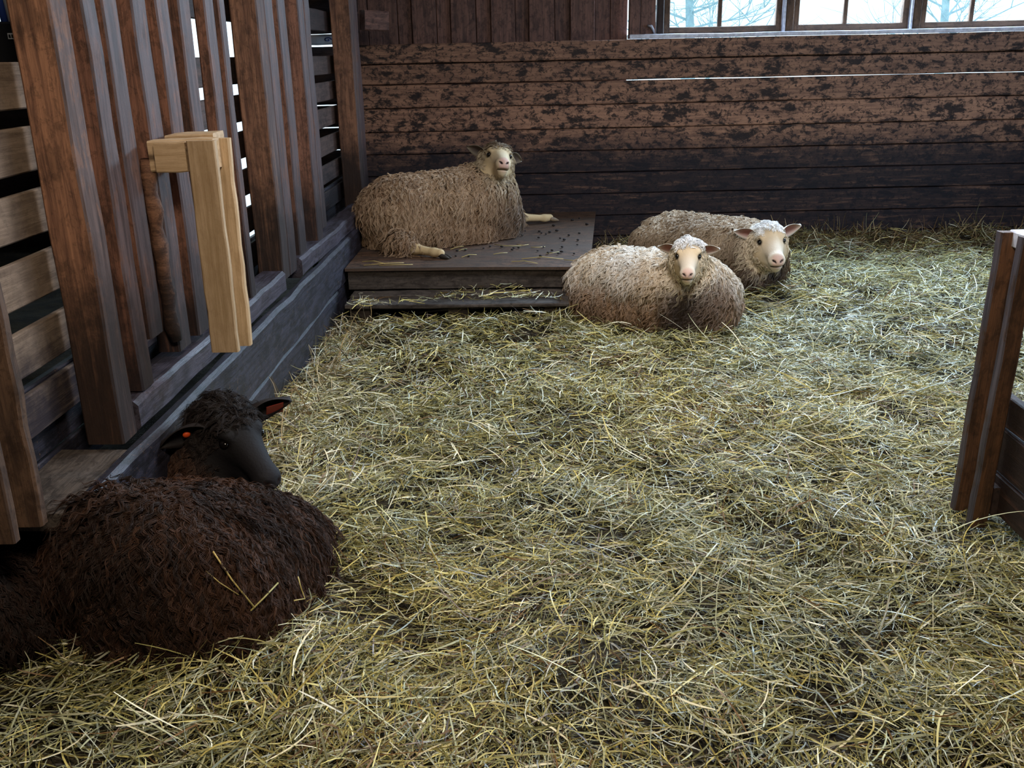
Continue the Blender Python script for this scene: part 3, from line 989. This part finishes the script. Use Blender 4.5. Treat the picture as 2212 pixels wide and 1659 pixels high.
    if q is not None:
        inh = head_sdf(q) < 0.02
        nose = (sstep(q[:, 0], 0.200, 0.224) * sstep(np.abs(q[:, 1]), 0.034, 0.018) * inh)[:, None] * 0.8
        brd = (sstep(q[:, 0], 0.06, 0.17) * inh)[:, None] * 0.7
        colr = colr * (1 - brd) + np.array(lin(C['muzzle']))[None] * brd
        hwm = (inh * m)[:, None]
        colr = colr * (1 - hwm) + np.array(lin(C['head_wool']))[None] * 0.8 * hwm
        colr = colr * (1 - nose) + np.array(lin(C['nose']))[None] * nose
        # dark tear marks and lids round the eyes, dark lip line
        for sg in (1, -1):
            dd = np.sqrt(((q - np.array([0.078, sg * 0.058, 0.006])) ** 2 * np.array([1, 1, 1.6])).sum(1))
            k3 = (sstep(dd, 0.030, 0.014) * inh)[:, None] * 0.9
            colr = colr * (1 - k3) + np.array(lin(C['lid']))[None] * k3
            qy, qz = q[:, 1] * sg - 0.0165, q[:, 2] + 0.052
            u1, u2 = qy * 0.80 + qz * 0.60, -qy * 0.60 + qz * 0.80
            dn = np.sqrt((u1 * 0.85) ** 2 + (u2 * 2.0) ** 2)
            k3 = (sstep(dn, 0.0125, 0.0085) * inh * (q[:, 0] > 0.19))[:, None]
            colr = colr * (1 - k3) + np.array(lin('#1c0e0d'))[None] * k3
        for sg in (1, -1):
            a_, b_ = np.array([0.088, sg * 0.050, -0.002]), np.array([0.118, sg * 0.040, -0.026])
            ts = np.clip(((q - a_) @ (b_ - a_)) / ((b_ - a_) @ (b_ - a_)), 0, 1)
            dl = np.sqrt(((q - a_ - ts[:, None] * (b_ - a_)) ** 2).sum(1))
            k3 = (sstep(dl, 0.011, 0.004) * (1 - 0.6 * ts) * inh)[:, None] * 0.75
            colr = colr * (1 - k3) + np.array(lin(C['lid']))[None] * k3
        lip = (sstep(np.abs(q[:, 2] + 0.083), 0.006, 0.002) * sstep(q[:, 0], 0.17, 0.19) * sstep(np.abs(q[:, 1]), 0.034, 0.024) * inh)[:, None] * 0.7
        if mouth:
            colr = colr * (1 - lip) + np.array(lin(C['lid']))[None] * lip
    root = empty(name, center, label, cat, group)
    BODY[label] = (V, Q)
    me = np_mesh('body', V, Q)
    set_color(me, 'skin', np.clip(colr, 0, 1))
    body = link('body', me, M['skin'], root, None, True)

    # ---------------- fleece of curved locks
    tri_a = np.linalg.norm(np.cross(V[Q[:, 1]] - V[Q[:, 0]], V[Q[:, 2]] - V[Q[:, 0]]), axis=1)
    fc = V[Q].mean(1)
    mf, _ = masks(fc)
    rng = np.random.default_rng(abs(int(cx * 1000)) + 5)
    wgt = tri_a * (mf > 0.1) * (fc[:, 2] > base + 0.01)
    nl, per, npt = wool['n'], wool['per'], wool['pts']
    fi = rng.choice(len(Q), nl, p=wgt / wgt.sum())
    uv = rng.random((nl, 2)).astype(np.float32)
    P0 = V[Q[fi, 0]] * ((1 - uv[:, :1]) * (1 - uv[:, 1:])) + V[Q[fi, 1]] * (uv[:, :1] * (1 - uv[:, 1:])) \
        + V[Q[fi, 2]] * (uv[:, :1] * uv[:, 1:]) + V[Q[fi, 3]] * ((1 - uv[:, :1]) * uv[:, 1:])
    Nn = N[Q[fi, 0]]
    ml, ql = masks(P0)
    fwd = Rz @ np.array([1, 0, 0], np.float32)
    lat = Rz @ np.array([0, 1, 0], np.float32)
    pl_ = (P0 - ctr) @ Rz
    sgn = np.tanh(pl_[:, 1] / (0.25 * W))
    flow = np.array([[0, 0, -1.0]]) + 0.55 * sgn[:, None] * lat[None] - flow_back * fwd[None] + 0.18 * rng.normal(size=(nl, 3)) \
        + 0.35 * np.stack([vnoise(P0, 8, 21), vnoise(P0, 8, 22), 0 * sgn], 1)
    if ql is not None:
        hx = Rh @ np.array([1, 0, 0], np.float32)
        nearh = (head_sdf(ql) < 0.03)
        fl2 = np.array([[0, 0, -0.7]]) - 0.9 * hx[None] * np.sign(ql[:, :1] + 0.1) * 0.6 + 0.3 * rng.normal(size=(nl, 3))
        flow = np.where(nearh[:, None], fl2, flow)
    else:
        nearh = np.zeros(nl, bool)
    flow -= (flow * Nn).sum(1, keepdims=True) * Nn
    flow /= np.linalg.norm(flow, axis=1, keepdims=True) + 1e-6
    side = np.cross(Nn, flow)
    crown = np.zeros(nl)
    if ql is not None:
        crown = sstep(ql[:, 2], 0.02, 0.06) * (ql[:, 0] < 0.09)
    ln = wool['length'] * (0.7 + 0.6 * rng.random(nl)) * np.where(nearh, 0.40 + 0.40 * crown, 1.0) * (0.12 + 0.88 * ml)
    lift = wool.get('lift', 0.4) * (0.6 + 0.8 * rng.random(nl)) * np.where(nearh, 1.5, 1.0)
    ph = rng.random(nl) * 6.28
    amp = wool['wave'] * (0.6 + 0.8 * rng.random(nl)) * np.where(nearh, 0.5, 1.0)
    wl = wool.get('wl', 0.032) * (0.8 + 0.5 * rng.random(nl))
    # strands
    K = nl * per
    ii = np.repeat(np.arange(nl), per)
    ro = rng.normal(size=(K, 2)) * wool.get('spread', 0.008)
    tt = np.linspace(0, 1, npt)
    sl = ln[ii] * (0.75 + 0.35 * rng.random(K))
    pos = np.zeros((K, npt, 3), np.float32)
    for a, t in enumerate(tt):
        s = t * sl
        along = s * (0.55 + 0.4 * t)
        out = lift[ii] * s * (1 - 0.75 * t) + 0.002
        wv = amp[ii] * np.sin(ph[ii] + s / wl[ii] * 6.28) * min(1, t * 2.5)
        wv2 = 0.5 * amp[ii] * np.cos(ph[ii] * 1.7 + s / wl[ii] * 6.28) * min(1, t * 2.5)
        cl = 1 - wool.get('clump', 0.72) * t
        pos[:, a] = P0[ii] + flow[ii] * (along + ro[:, 0] * cl)[:, None] + side[ii] * (wv + ro[:, 1] * cl)[:, None] \
            + Nn[ii] * (out + wv2)[:, None] + np.array([0, 0, -0.25])[None] * (t * t * sl)[:, None]
    pos[:, :, 2] = np.maximum(pos[:, :, 2], base + 0.003 + 0.006 * rng.random((K, 1)))
    hc = bpy.data.hair_curves.new('fleece')
    hc.add_curves([npt] * K)
    hc.attributes['position'].data.foreach_set('vector', pos.reshape(-1, 3).ravel())
    rad = (wool['rad'] * (0.7 + 0.6 * rng.random((K, 1))) * (1 - 0.65 * tt[None] ** 1.5)).astype(np.float32)
    rad *= np.where(nearh[ii], 0.75, 1.0)[:, None]
    ra_ = hc.attributes.get('radius') or hc.attributes.new('radius', 'FLOAT', 'POINT')
    ra_.data.foreach_set('value', rad.astype(np.float32).ravel())
    c1, c2_, c3 = (np.array(lin(C[s_])) for s_ in ('wool', 'wool2', 'dirt'))
    f1 = np.clip(0.5 + 0.45 * vnoise(P0, 9, 31) + 0.25 * rng.normal(size=nl), 0, 1)[:, None]
    cw = c1 * (1 - f1) + c2_ * f1
    f3 = (sstep(P0[:, 2] - base + 0.05 * vnoise(P0, 11, 32), H * C.get('dirt_top', .75), H * C.get('dirt_low', .15)) * C.get('dirt_amt', .6))[:, None]
    f3 = np.where(nearh[:, None], f3 * 0.15, f3)
    cw = cw * (1 - f3) + c3 * f3
    if 'chest_dirt_shade' in C:  # neck shadow and chest dirt below the head, painted into the wool colour
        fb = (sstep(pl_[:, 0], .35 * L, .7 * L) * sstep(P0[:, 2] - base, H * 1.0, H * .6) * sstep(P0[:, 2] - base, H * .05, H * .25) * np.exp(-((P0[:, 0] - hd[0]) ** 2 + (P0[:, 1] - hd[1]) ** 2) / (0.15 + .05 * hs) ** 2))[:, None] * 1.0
        cw = cw * (1 - fb) + np.array(lin(C['chest_dirt_shade'])) * fb
    if 'head_wool' in C:
        hw = np.array(lin(C['head_wool']))
        ht = np.array(lin(C.get('crown', C['head_wool'])))
        hw = hw * (1 - crown[:, None]) + ht * crown[:, None]
        hm = sstep(head_sdf(ql) * hs, 0.075, 0.02)[:, None] if ql is not None else np.zeros((nl, 1))
        cw = cw * (1 - hm) + hw * (0.85 + 0.3 * rng.random((nl, 1))) * hm
    C4 = np.ones((K, npt, 4), np.float32)
    C4[:, :, :3] = cw[ii][:, None, :]
    ca = hc.attributes.new('wool', 'FLOAT_COLOR', 'POINT')
    ca.data.foreach_set('color', C4.ravel())
    fo = bpy.data.objects.new('fleece', hc)
    hc.materials.append(M['wool'])
    col.objects.link(fo)
    fo.parent = root
    fo.matrix_basis = Matrix.Translation(-Vector(center))

    # ---------------- eyes, ears, hooves
    if head_build:
        Hm = Matrix.Translation(Vector(head)) @ Rh3.to_4x4() @ Matrix.Scale(hs, 4)
        for sg in (1, -1):
            ball('eye', 0.0155, M['eye'], root, Hm @ Matrix.Translation((0.074, sg * 0.0555, 0.006)), (1.1, 0.8, 0.8))
        for i, sg in enumerate((1, -1)):
            ex, ez, tw = (ears or ((-0.25, -0.12, 0.5), (-0.25, -0.12, 0.5)))[i]
            d = Vector((ex, sg * 1.0, ez)).normalized()
            # local ear frame: X outwards, Z (opening) forwards/down
            zf = Vector((1.0, 0, -tw))
            zf = (zf - d * zf.dot(d)).normalized()
            yv = zf.cross(d)
            R = Matrix((d, yv, zf)).transposed().to_4x4()
            eo = link('ear', ear_mesh(0.105 * ear_s, 0.066 * ear_s, 0.45, lin(C['ear_in']), lin(C['ear_out'])), M['skin'], root,
                      Hm @ Matrix.Translation((-0.012, sg * 0.058, 0.030)) @ R, True)
            if tags and tags[i]:
                tm, shape, u, ez2 = tags[i]
                EW = Hm @ Matrix.Translation((-0.012, sg * 0.058, 0.030)) @ R @ Matrix.Translation((u, ez2, 0.012))
                if shape == 'flap':
                    tb = bmesh.new()
                    swept(tb, 0.05, 0.042, 0.003, 2, 0.001, 0)
                    tg = link('ear_tag', to_mesh(tb, 'ear_tag'), M[tm], eo, EW)
                    tg['label'] = 'dull red ear tag'
                else:
                    tg = ball('ear_tag', 0.011, M[tm], eo, EW, (1, 1, 0.6), 2)
                    tg['label'] = 'round orange ear tag'
    for lg in legs:
        a, b = Vector(lg['hoof'][0]), Vector(lg['hoof'][1])
        x = (b - a).normalized()
        y = Vector((0, 0, 1)).cross(x).normalized()
        z = x.cross(y)
        for sg in (1, -1):
            bm = bmesh.new()
            bmesh.ops.create_icosphere(bm, subdivisions=3, radius=1)
            Ln = (b - a).length
            for v in bm.verts:
                c = v.co
                t = (c.x + 1) / 2
                v.co = Vector((t * Ln, c.y * 0.014 * (1 - 0.35 * t) + sg * 0.0145, c.z * 0.021 * (1 - 0.55 * t) + (-0.008 * t)))
            W4 = Matrix(((x.x, y.x, z.x, a.x), (x.y, y.y, z.y, a.y), (x.z, y.z, z.z, a.z), (0, 0, 0, 1)))
            link('hoof', to_mesh(bm, 'hoof'), M[lg.get('hm', 'hoof')], root, W4, True)
    return root


WHITE = dict(face='#dfc39b', nose='#d8aea0', muzzle='#e6d8c6', wool='#f2ede4', wool2='#d0bb9f', dirt='#7d5d40', under='#7a6450', lid='#2a1a14',
             ear_in='#8a5a50', ear_out='#e6dacb', head_wool='#ddcbb0', crown='#efecea', dirt_amt=.92, dirt_top=1.05, dirt_low=.40, chest_dirt_shade='#4b403c')
GREY = dict(face='#cdb48a', nose='#d6ada2', muzzle='#d3c1a4', wool='#b89d80', wool2='#8c7058', dirt='#80654c', under='#4d4034', lid='#1f1714',
            ear_in='#4a3f3a', ear_out='#857a68', head_wool='#a8977c', crown='#7d6c58', dirt_amt=.5, dirt_top=.8, chest_dirt_shade='#55504c')
BLACK = dict(face='#131113', nose='#1d1b1f', muzzle='#1a181c', wool='#503526', wool2='#251812', dirt='#271812', under='#170f0d', lid='#0d0a0a',
             ear_in='#0d0c10', ear_out='#231c1a', head_wool='#241d1b', dirt_amt=.7, dirt_top=.7)

def look(src, yaw_off=0.0, pitch=-0.1):
    """head direction turned towards the viewer's standing place, plus an offset"""
    a = math.atan2(-src[1], -src[0]) + yaw_off
    return (math.cos(a) * math.cos(pitch), math.sin(a) * math.cos(pitch), math.sin(pitch))

hf = (0.970, 5.08, 0.445)
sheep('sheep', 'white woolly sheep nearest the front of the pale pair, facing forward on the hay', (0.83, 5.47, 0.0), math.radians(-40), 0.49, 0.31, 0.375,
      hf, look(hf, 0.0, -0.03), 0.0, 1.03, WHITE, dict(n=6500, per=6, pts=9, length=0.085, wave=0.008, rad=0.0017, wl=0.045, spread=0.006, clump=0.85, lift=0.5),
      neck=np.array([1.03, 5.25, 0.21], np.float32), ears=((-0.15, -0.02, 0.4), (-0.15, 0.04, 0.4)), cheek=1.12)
hb = (1.662, 6.04, 0.335)
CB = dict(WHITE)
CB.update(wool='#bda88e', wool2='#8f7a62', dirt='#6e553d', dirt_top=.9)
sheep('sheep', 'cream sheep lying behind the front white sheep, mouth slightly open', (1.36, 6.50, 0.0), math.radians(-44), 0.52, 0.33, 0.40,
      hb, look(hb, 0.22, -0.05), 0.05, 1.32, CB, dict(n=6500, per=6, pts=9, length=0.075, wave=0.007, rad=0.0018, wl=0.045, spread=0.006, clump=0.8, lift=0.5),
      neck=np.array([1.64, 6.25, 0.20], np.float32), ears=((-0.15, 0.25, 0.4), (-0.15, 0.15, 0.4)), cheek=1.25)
hg = (-0.075, 6.72, 0.80)
legs_g = [dict(segs=[((-0.70, 6.10, 0.36), (-0.60, 6.00, 0.325), 0.06, 0.035), ((-0.60, 6.00, 0.325), (-0.47, 5.92, 0.315), 0.032, 0.024),
                     ((-0.47, 5.92, 0.315), (-0.43, 5.895, 0.315), 0.026, 0.026)], bare=1, hoof=((-0.44, 5.90, 0.305), (-0.365, 5.86, 0.298))),
          dict(segs=[((-0.02, 7.0, 0.37), (0.10, 7.06, 0.335), 0.06, 0.036), ((0.10, 7.06, 0.335), (0.27, 7.12, 0.318), 0.030, 0.022),
                     ((0.27, 7.12, 0.318), (0.31, 7.14, 0.318), 0.026, 0.026)], bare=1, hoof=((0.30, 7.13, 0.315), (0.375, 7.16, 0.302)), hm='hoof_pale')]
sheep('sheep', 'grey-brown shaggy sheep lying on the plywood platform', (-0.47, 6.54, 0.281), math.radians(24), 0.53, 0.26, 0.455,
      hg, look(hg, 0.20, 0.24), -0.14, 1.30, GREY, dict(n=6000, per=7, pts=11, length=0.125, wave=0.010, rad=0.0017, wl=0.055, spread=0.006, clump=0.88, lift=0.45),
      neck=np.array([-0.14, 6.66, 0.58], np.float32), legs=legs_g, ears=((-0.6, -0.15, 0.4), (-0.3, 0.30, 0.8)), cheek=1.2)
hk = (-0.905, 2.80, 0.395)
sheep('sheep', 'dark brown curly sheep with a black face, lying by the left fence', (-0.880, 2.43, 0.0), math.radians(80), 0.38, 0.262, 0.352,
      hk, (0.20, -0.19, -0.070), 0.0, 1.14, BLACK, dict(n=7500, per=10, pts=13, length=0.11, wave=0.0085, rad=0.0010, wl=0.036, spread=0.0055, clump=0.86),
      neck=np.array([-0.99, 2.76, 0.22], np.float32), ears=((0.25, 0.15, 0.3), (-0.45, -0.55, 0.1)),
      tags=(('tag_red', 'flap', 0.062, -0.020), ('tag_orange', 'stud', 0.06, 0.0)), voxel=0.0062, face_len=0.8, lean=0.24, slope=0.46, neck_r=0.75, ear_s=1.3)
sheep('sheep', 'second dark sheep lying half out of view at the left edge', (-1.52, 2.36, 0.0), math.radians(95), 0.38, 0.29, 0.33,
      (0, 0, 0), (1, 0, 0), 0, 1.0, dict(BLACK, wool='#2b1b14', wool2='#180f0c', dirt='#1c120d'), dict(n=3500, per=6, pts=9, length=0.08, wave=0.0055, rad=0.0011, wl=0.03, spread=0.005),
      head_build=False, voxel=0.012)
# ------------------------------------------------------------------ hay bedding
def hay_layer(n, ymin, ymax, xmin, xmax, lmin, lmax, wmin, wmax, zspread, tilt, keep, pal, seed, seg=4, zoff=0.0, clump=0.0):
    r = np.random.default_rng(seed)
    x = r.uniform(xmin, xmax, n)
    # area-uniform in the ground plane, a little denser near the viewer
    y = ymin + (ymax - ymin) * r.random(n) ** 1.1
    k2 = keep(x, y)
    cl = 0.6 * vnoise(np.stack([x, y, 0 * x], 1), 22, 71) + 0.5 * vnoise(np.stack([x, y, 0 * x], 1), 9, 72)
    if clump:
        k2 &= r.random(n) < 1.0 - clump + clump * sstep(cl, -0.75, 0.45)
    x, y = x[k2], y[k2]
    cl = cl[k2]
    n = len(x)
    Ln = lmin + (lmax - lmin) * r.random(n) ** 1.6
    wd = wmin + (wmax - wmin) * r.random(n) ** 1.8
    P2 = np.stack([x, y, 0 * x], 1)
    az = 1.6 * vnoise(P2, 4.5, 51) + r.normal(size=n) * 0.9 + 0.4
    el = r.normal(size=n) * tilt
    dirv = np.stack([np.cos(az) * np.cos(el), np.sin(az) * np.cos(el), np.sin(el)], 1)
    up = np.array([[0, 0, 1.0]])
    sd = np.cross(dirv, up)
    sd /= np.linalg.norm(sd, axis=1, keepdims=True) + 1e-6
    nr = np.cross(sd, dirv)
    roll = r.uniform(-1.1, 1.1, n)
    wv = sd * np.cos(roll)[:, None] + nr * np.sin(roll)[:, None]
    curl = r.normal(size=n) * 0.42 * (r.random(n) < 0.75)
    bow = r.normal(size=n) * 0.12 - 0.03
    z0 = hay_h(x, y) + 0.012 * cl + zoff + zspread * (r.random(n) ** 1.7) - 0.02
    z0 = z0 + np.abs(np.sin(el)) * Ln * 0.38
    c = np.stack([x, y, z0], 1)
    V = np.zeros((n, seg + 1, 2, 3), np.float32)
    kink = (r.random(n) < 0.18) * r.normal(size=n) * 0.9
    for i in range(seg + 1):
        t = i / seg - 0.5
        p = c + dirv * (Ln * t)[:, None] + sd * (Ln * (curl * (t * t - .08) + kink * np.maximum(t, 0) * 0.6))[:, None] \
            + nr * (Ln * bow * (t * t * 2 - .2))[:, None]
        w = wd * (0.5 + 0.5 * (1 - abs(2 * t) ** 3)) * 0.5
        V[:, i, 0] = p - wv * w[:, None]
        V[:, i, 1] = p + wv * w[:, None]
    q = np.arange(seg)
    base = (np.arange(n) * (seg + 1) * 2)[:, None]
    Q = np.stack([base + 2 * q, base + 2 * q + 1, base + 2 * q + 3, base + 2 * q + 2], -1).reshape(-1, 4)
    # colours
    pal = np.array([lin(h) for h in pal])
    reg = vnoise(P2, 2.3, 61) * 0.8 + vnoise(P2, 6.0, 62) * 0.5
    wts = np.stack([np.exp(0.5 * reg), np.exp(-0.4 * reg), np.exp(-1.0 * reg) * 0.55, np.full(n, 0.38), 0.28 * np.exp(0.8 * reg)], 1)
    brown = np.exp(-((x - 2.9) / 1.6) ** 2 - ((y - 7.3) / 0.55) ** 2) + 0.8 * np.exp(-((x + 0.95) / 0.16) ** 2) * (y > 3)
    wts[:, 4] += 2.6 * np.exp(-((x - 2.9) / 1.7) ** 2 - ((y - 7.35) / 0.5) ** 2)
    wts[:, 3] += 1.6 * np.exp(-((x + 0.85) / 0.22) ** 2) * (y > 3)
    cum = np.cumsum(wts / wts.sum(1, keepdims=True), 1)
    pick = (r.random(n)[:, None] > cum).sum(1).clip(0, 4)
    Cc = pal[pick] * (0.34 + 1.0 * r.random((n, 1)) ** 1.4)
    Cv = np.repeat(Cc, (seg + 1) * 2, 0)
    return V.reshape(-1, 3), Q, Cv


def keep_out(x, y):
    k = (x > fence_x(y) + 0.07) | (y < 2.15)
    # platform, pallet
    k &= ~((y > 5.66) & (x < 0.49 + (y - 5.6) * 0.105))
    k &= ~((y > 5.36) & (x < 0.30) & (y < 5.7))
    # under the animals
    for (cx, cy, yaw, a, b) in ((0.80, 5.55, -42, .42, .26), (1.36, 6.5, -44, .44, .27), (-0.895, 2.43, 80, .34, .22), (-1.50, 2.36, 95, .34, .24)):
        c, s = math.cos(math.radians(yaw)), math.sin(math.radians(yaw))
        u = ((x - cx) * c + (y - cy) * s) / a
        v = (-(x - cx) * s + (y - cy) * c) / b
        k &= (u * u + v * v) > 1
    k &= (y < 7.66)
    # only ground the view can reach, plus a margin
    k &= (np.abs(x) < 0.62 * (y + 0.6) + 0.25)
    return k

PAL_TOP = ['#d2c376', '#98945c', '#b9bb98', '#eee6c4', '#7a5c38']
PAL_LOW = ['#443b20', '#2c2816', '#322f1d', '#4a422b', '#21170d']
parts = [
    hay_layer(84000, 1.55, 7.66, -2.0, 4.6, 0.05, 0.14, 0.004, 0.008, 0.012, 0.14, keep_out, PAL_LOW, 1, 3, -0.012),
    hay_layer(96000, 1.55, 4.2, -2.0, 2.7, 0.05, 0.17, 0.0022, 0.0052, 0.055, 0.24, keep_out, PAL_TOP, 2, clump=0.6),
    hay_layer(122000, 4.0, 7.66, -2.0, 4.6, 0.05, 0.16, 0.0030, 0.0060, 0.055, 0.24, keep_out, PAL_TOP, 3, 3, clump=0.6),
    hay_layer(5000, 1.55, 7.66, -2.0, 4.6, 0.14, 0.30, 0.003, 0.006, 0.055, 0.30, keep_out, PAL_TOP, 4, 6, 0.012),
]
# upright straws along the fence foot and the back wall
def keep_edge(x, y):
    return keep_out(x, y) & ((x < fence_x(y) + 0.26) & (y > 3.0) | (y > 7.3))
parts.append(hay_layer(26000, 2.9, 7.66, -1.15, 4.6, 0.08, 0.24, 0.003, 0.006, 0.03, 0.75, keep_edge, ['#b59c6e', '#97835a', '#a3a078', '#c2ab80', '#6f5330'], 5, 4, 0.01))
# thin scatter over the pallet step
def keep_step(x, y):
    return (y > 5.3) & (y < 5.66) & (x > -0.95) & (x < 0.3)
off = 0
Vs, Qs, Cs = [], [], []
sv_, sq_, sc_ = hay_layer(330, 5.3, 5.66, -0.95, 0.3, 0.05, 0.2, 0.003, 0.006, 0.02, 0.12, keep_step, PAL_TOP, 6, 4, 0.145)
parts.append((sv_, sq_, sc_))
for (v, q, c) in parts:
    Vs.append(v); Qs.append(q + off); Cs.append(c)
    off += len(v)
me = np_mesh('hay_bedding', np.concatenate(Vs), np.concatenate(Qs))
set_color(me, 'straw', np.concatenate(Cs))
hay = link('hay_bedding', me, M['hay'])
tag(hay, 'loose yellow-green hay spread over the whole pen floor', 'hay', kind='stuff')

# ------------------------------------------------------------------ single stalks and droppings
def stalk(pts, label, group=None, r=0.0022):
    c = Vector(pts[0])
    me = tube_mesh('hay_stalk', [Vector(p) - c for p in pts], r, 5)
    o = link('hay_stalk', me, M['stalk'], None, Matrix.Translation(c), True)
    return tag(o, label, 'hay stalk', group)

# stalks caught in the fleece of the dark sheep
from mathutils.bvhtree import BVHTree
_V, _Q = BODY['dark brown curly sheep with a black face, lying by the left fence']
tree = BVHTree.FromPolygons(_V.tolist(), _Q.tolist())
def on_fleece(x, y, lift=0.035):
    d = cam.matrix_world.to_3x3() @ Vector(((x - 1106) / F_PX, -(y - 829.5) / F_PX, -1.0))
    hit, nrm, _, _ = tree.ray_cast(Vector((0, 0, CAM_Z)), d.normalized())
    return hit + nrm * lift if hit is not None else None
for pts, lab, r_ in ((((450, 1192), (490, 1250), (535, 1310)), 'longest pale stalk caught in the fleece of the dark brown sheep', 0.0024),
                     (((528, 1316), (552, 1292), (577, 1267)), 'short stalk crossing the long one on the dark brown sheep', 0.0024),
                     (((619, 1254), (626, 1276), (633, 1294), (611, 1303)), 'small bent stalk low on the flank of the dark brown sheep', 0.002),
                     (((437, 1228), (468, 1255), (503, 1278)), 'thin dull stalk left of the long one on the dark brown sheep', 0.0014)):
    P_ = [on_fleece(*p) for p in pts]
    if all(p is not None for p in P_):
        stalk(P_, lab, None, r_)

rs = random.Random(9)
for i in range(14):
    x, y = rs.uniform(-0.5, 0.45), rs.uniform(5.72, 6.35)
    if i < 3:
        x, y = rs.uniform(-0.95, -0.7), rs.uniform(5.7, 5.85)
    a = rs.uniform(-0.5, 0.9)
    L = rs.uniform(0.08, 0.26)
    bend = rs.uniform(-0.05, 0.05)
    stalk([(x, y, 0.286), (x + L / 2 * math.cos(a), y + L / 2 * math.sin(a) + bend, 0.288), (x + L * math.cos(a), y + L * math.sin(a), 0.286)],
          'thin hay stalk lying loose on the plywood top', 'hay stalks on the plywood')
dm = None
for i in range(64):
    x, y = rs.uniform(-0.35, 0.6), rs.uniform(5.85, 7.3)
    if x > 0.5 + (y - 5.6) * 0.1 - 0.03 or (x < 0.05 and y > 6.25):
        continue
    if dm is None:
        bm = bmesh.new()
        bmesh.ops.create_icosphere(bm, subdivisions=2, radius=0.008)
        bmesh.ops.scale(bm, vec=(1.3, 1, 0.7), verts=bm.verts[:])
        dm = to_mesh(bm, 'sheep_dropping')
        dm.materials.append(M['droppings'])
        dm.polygons.foreach_set('use_smooth', np.ones(len(dm.polygons), bool))
    o = bpy.data.objects.new('sheep_dropping', dm)
    col.objects.link(o)
    s = rs.uniform(0.7, 1.4)
    o.location = (x, y, 0.284 + 0.004 * s)
    o.rotation_euler = (0, 0, rs.uniform(0, 6))
    o.scale = (s, s, s)
    tag(o, 'small dark sheep dropping on the plywood top', 'dropping', 'sheep droppings on the plywood')
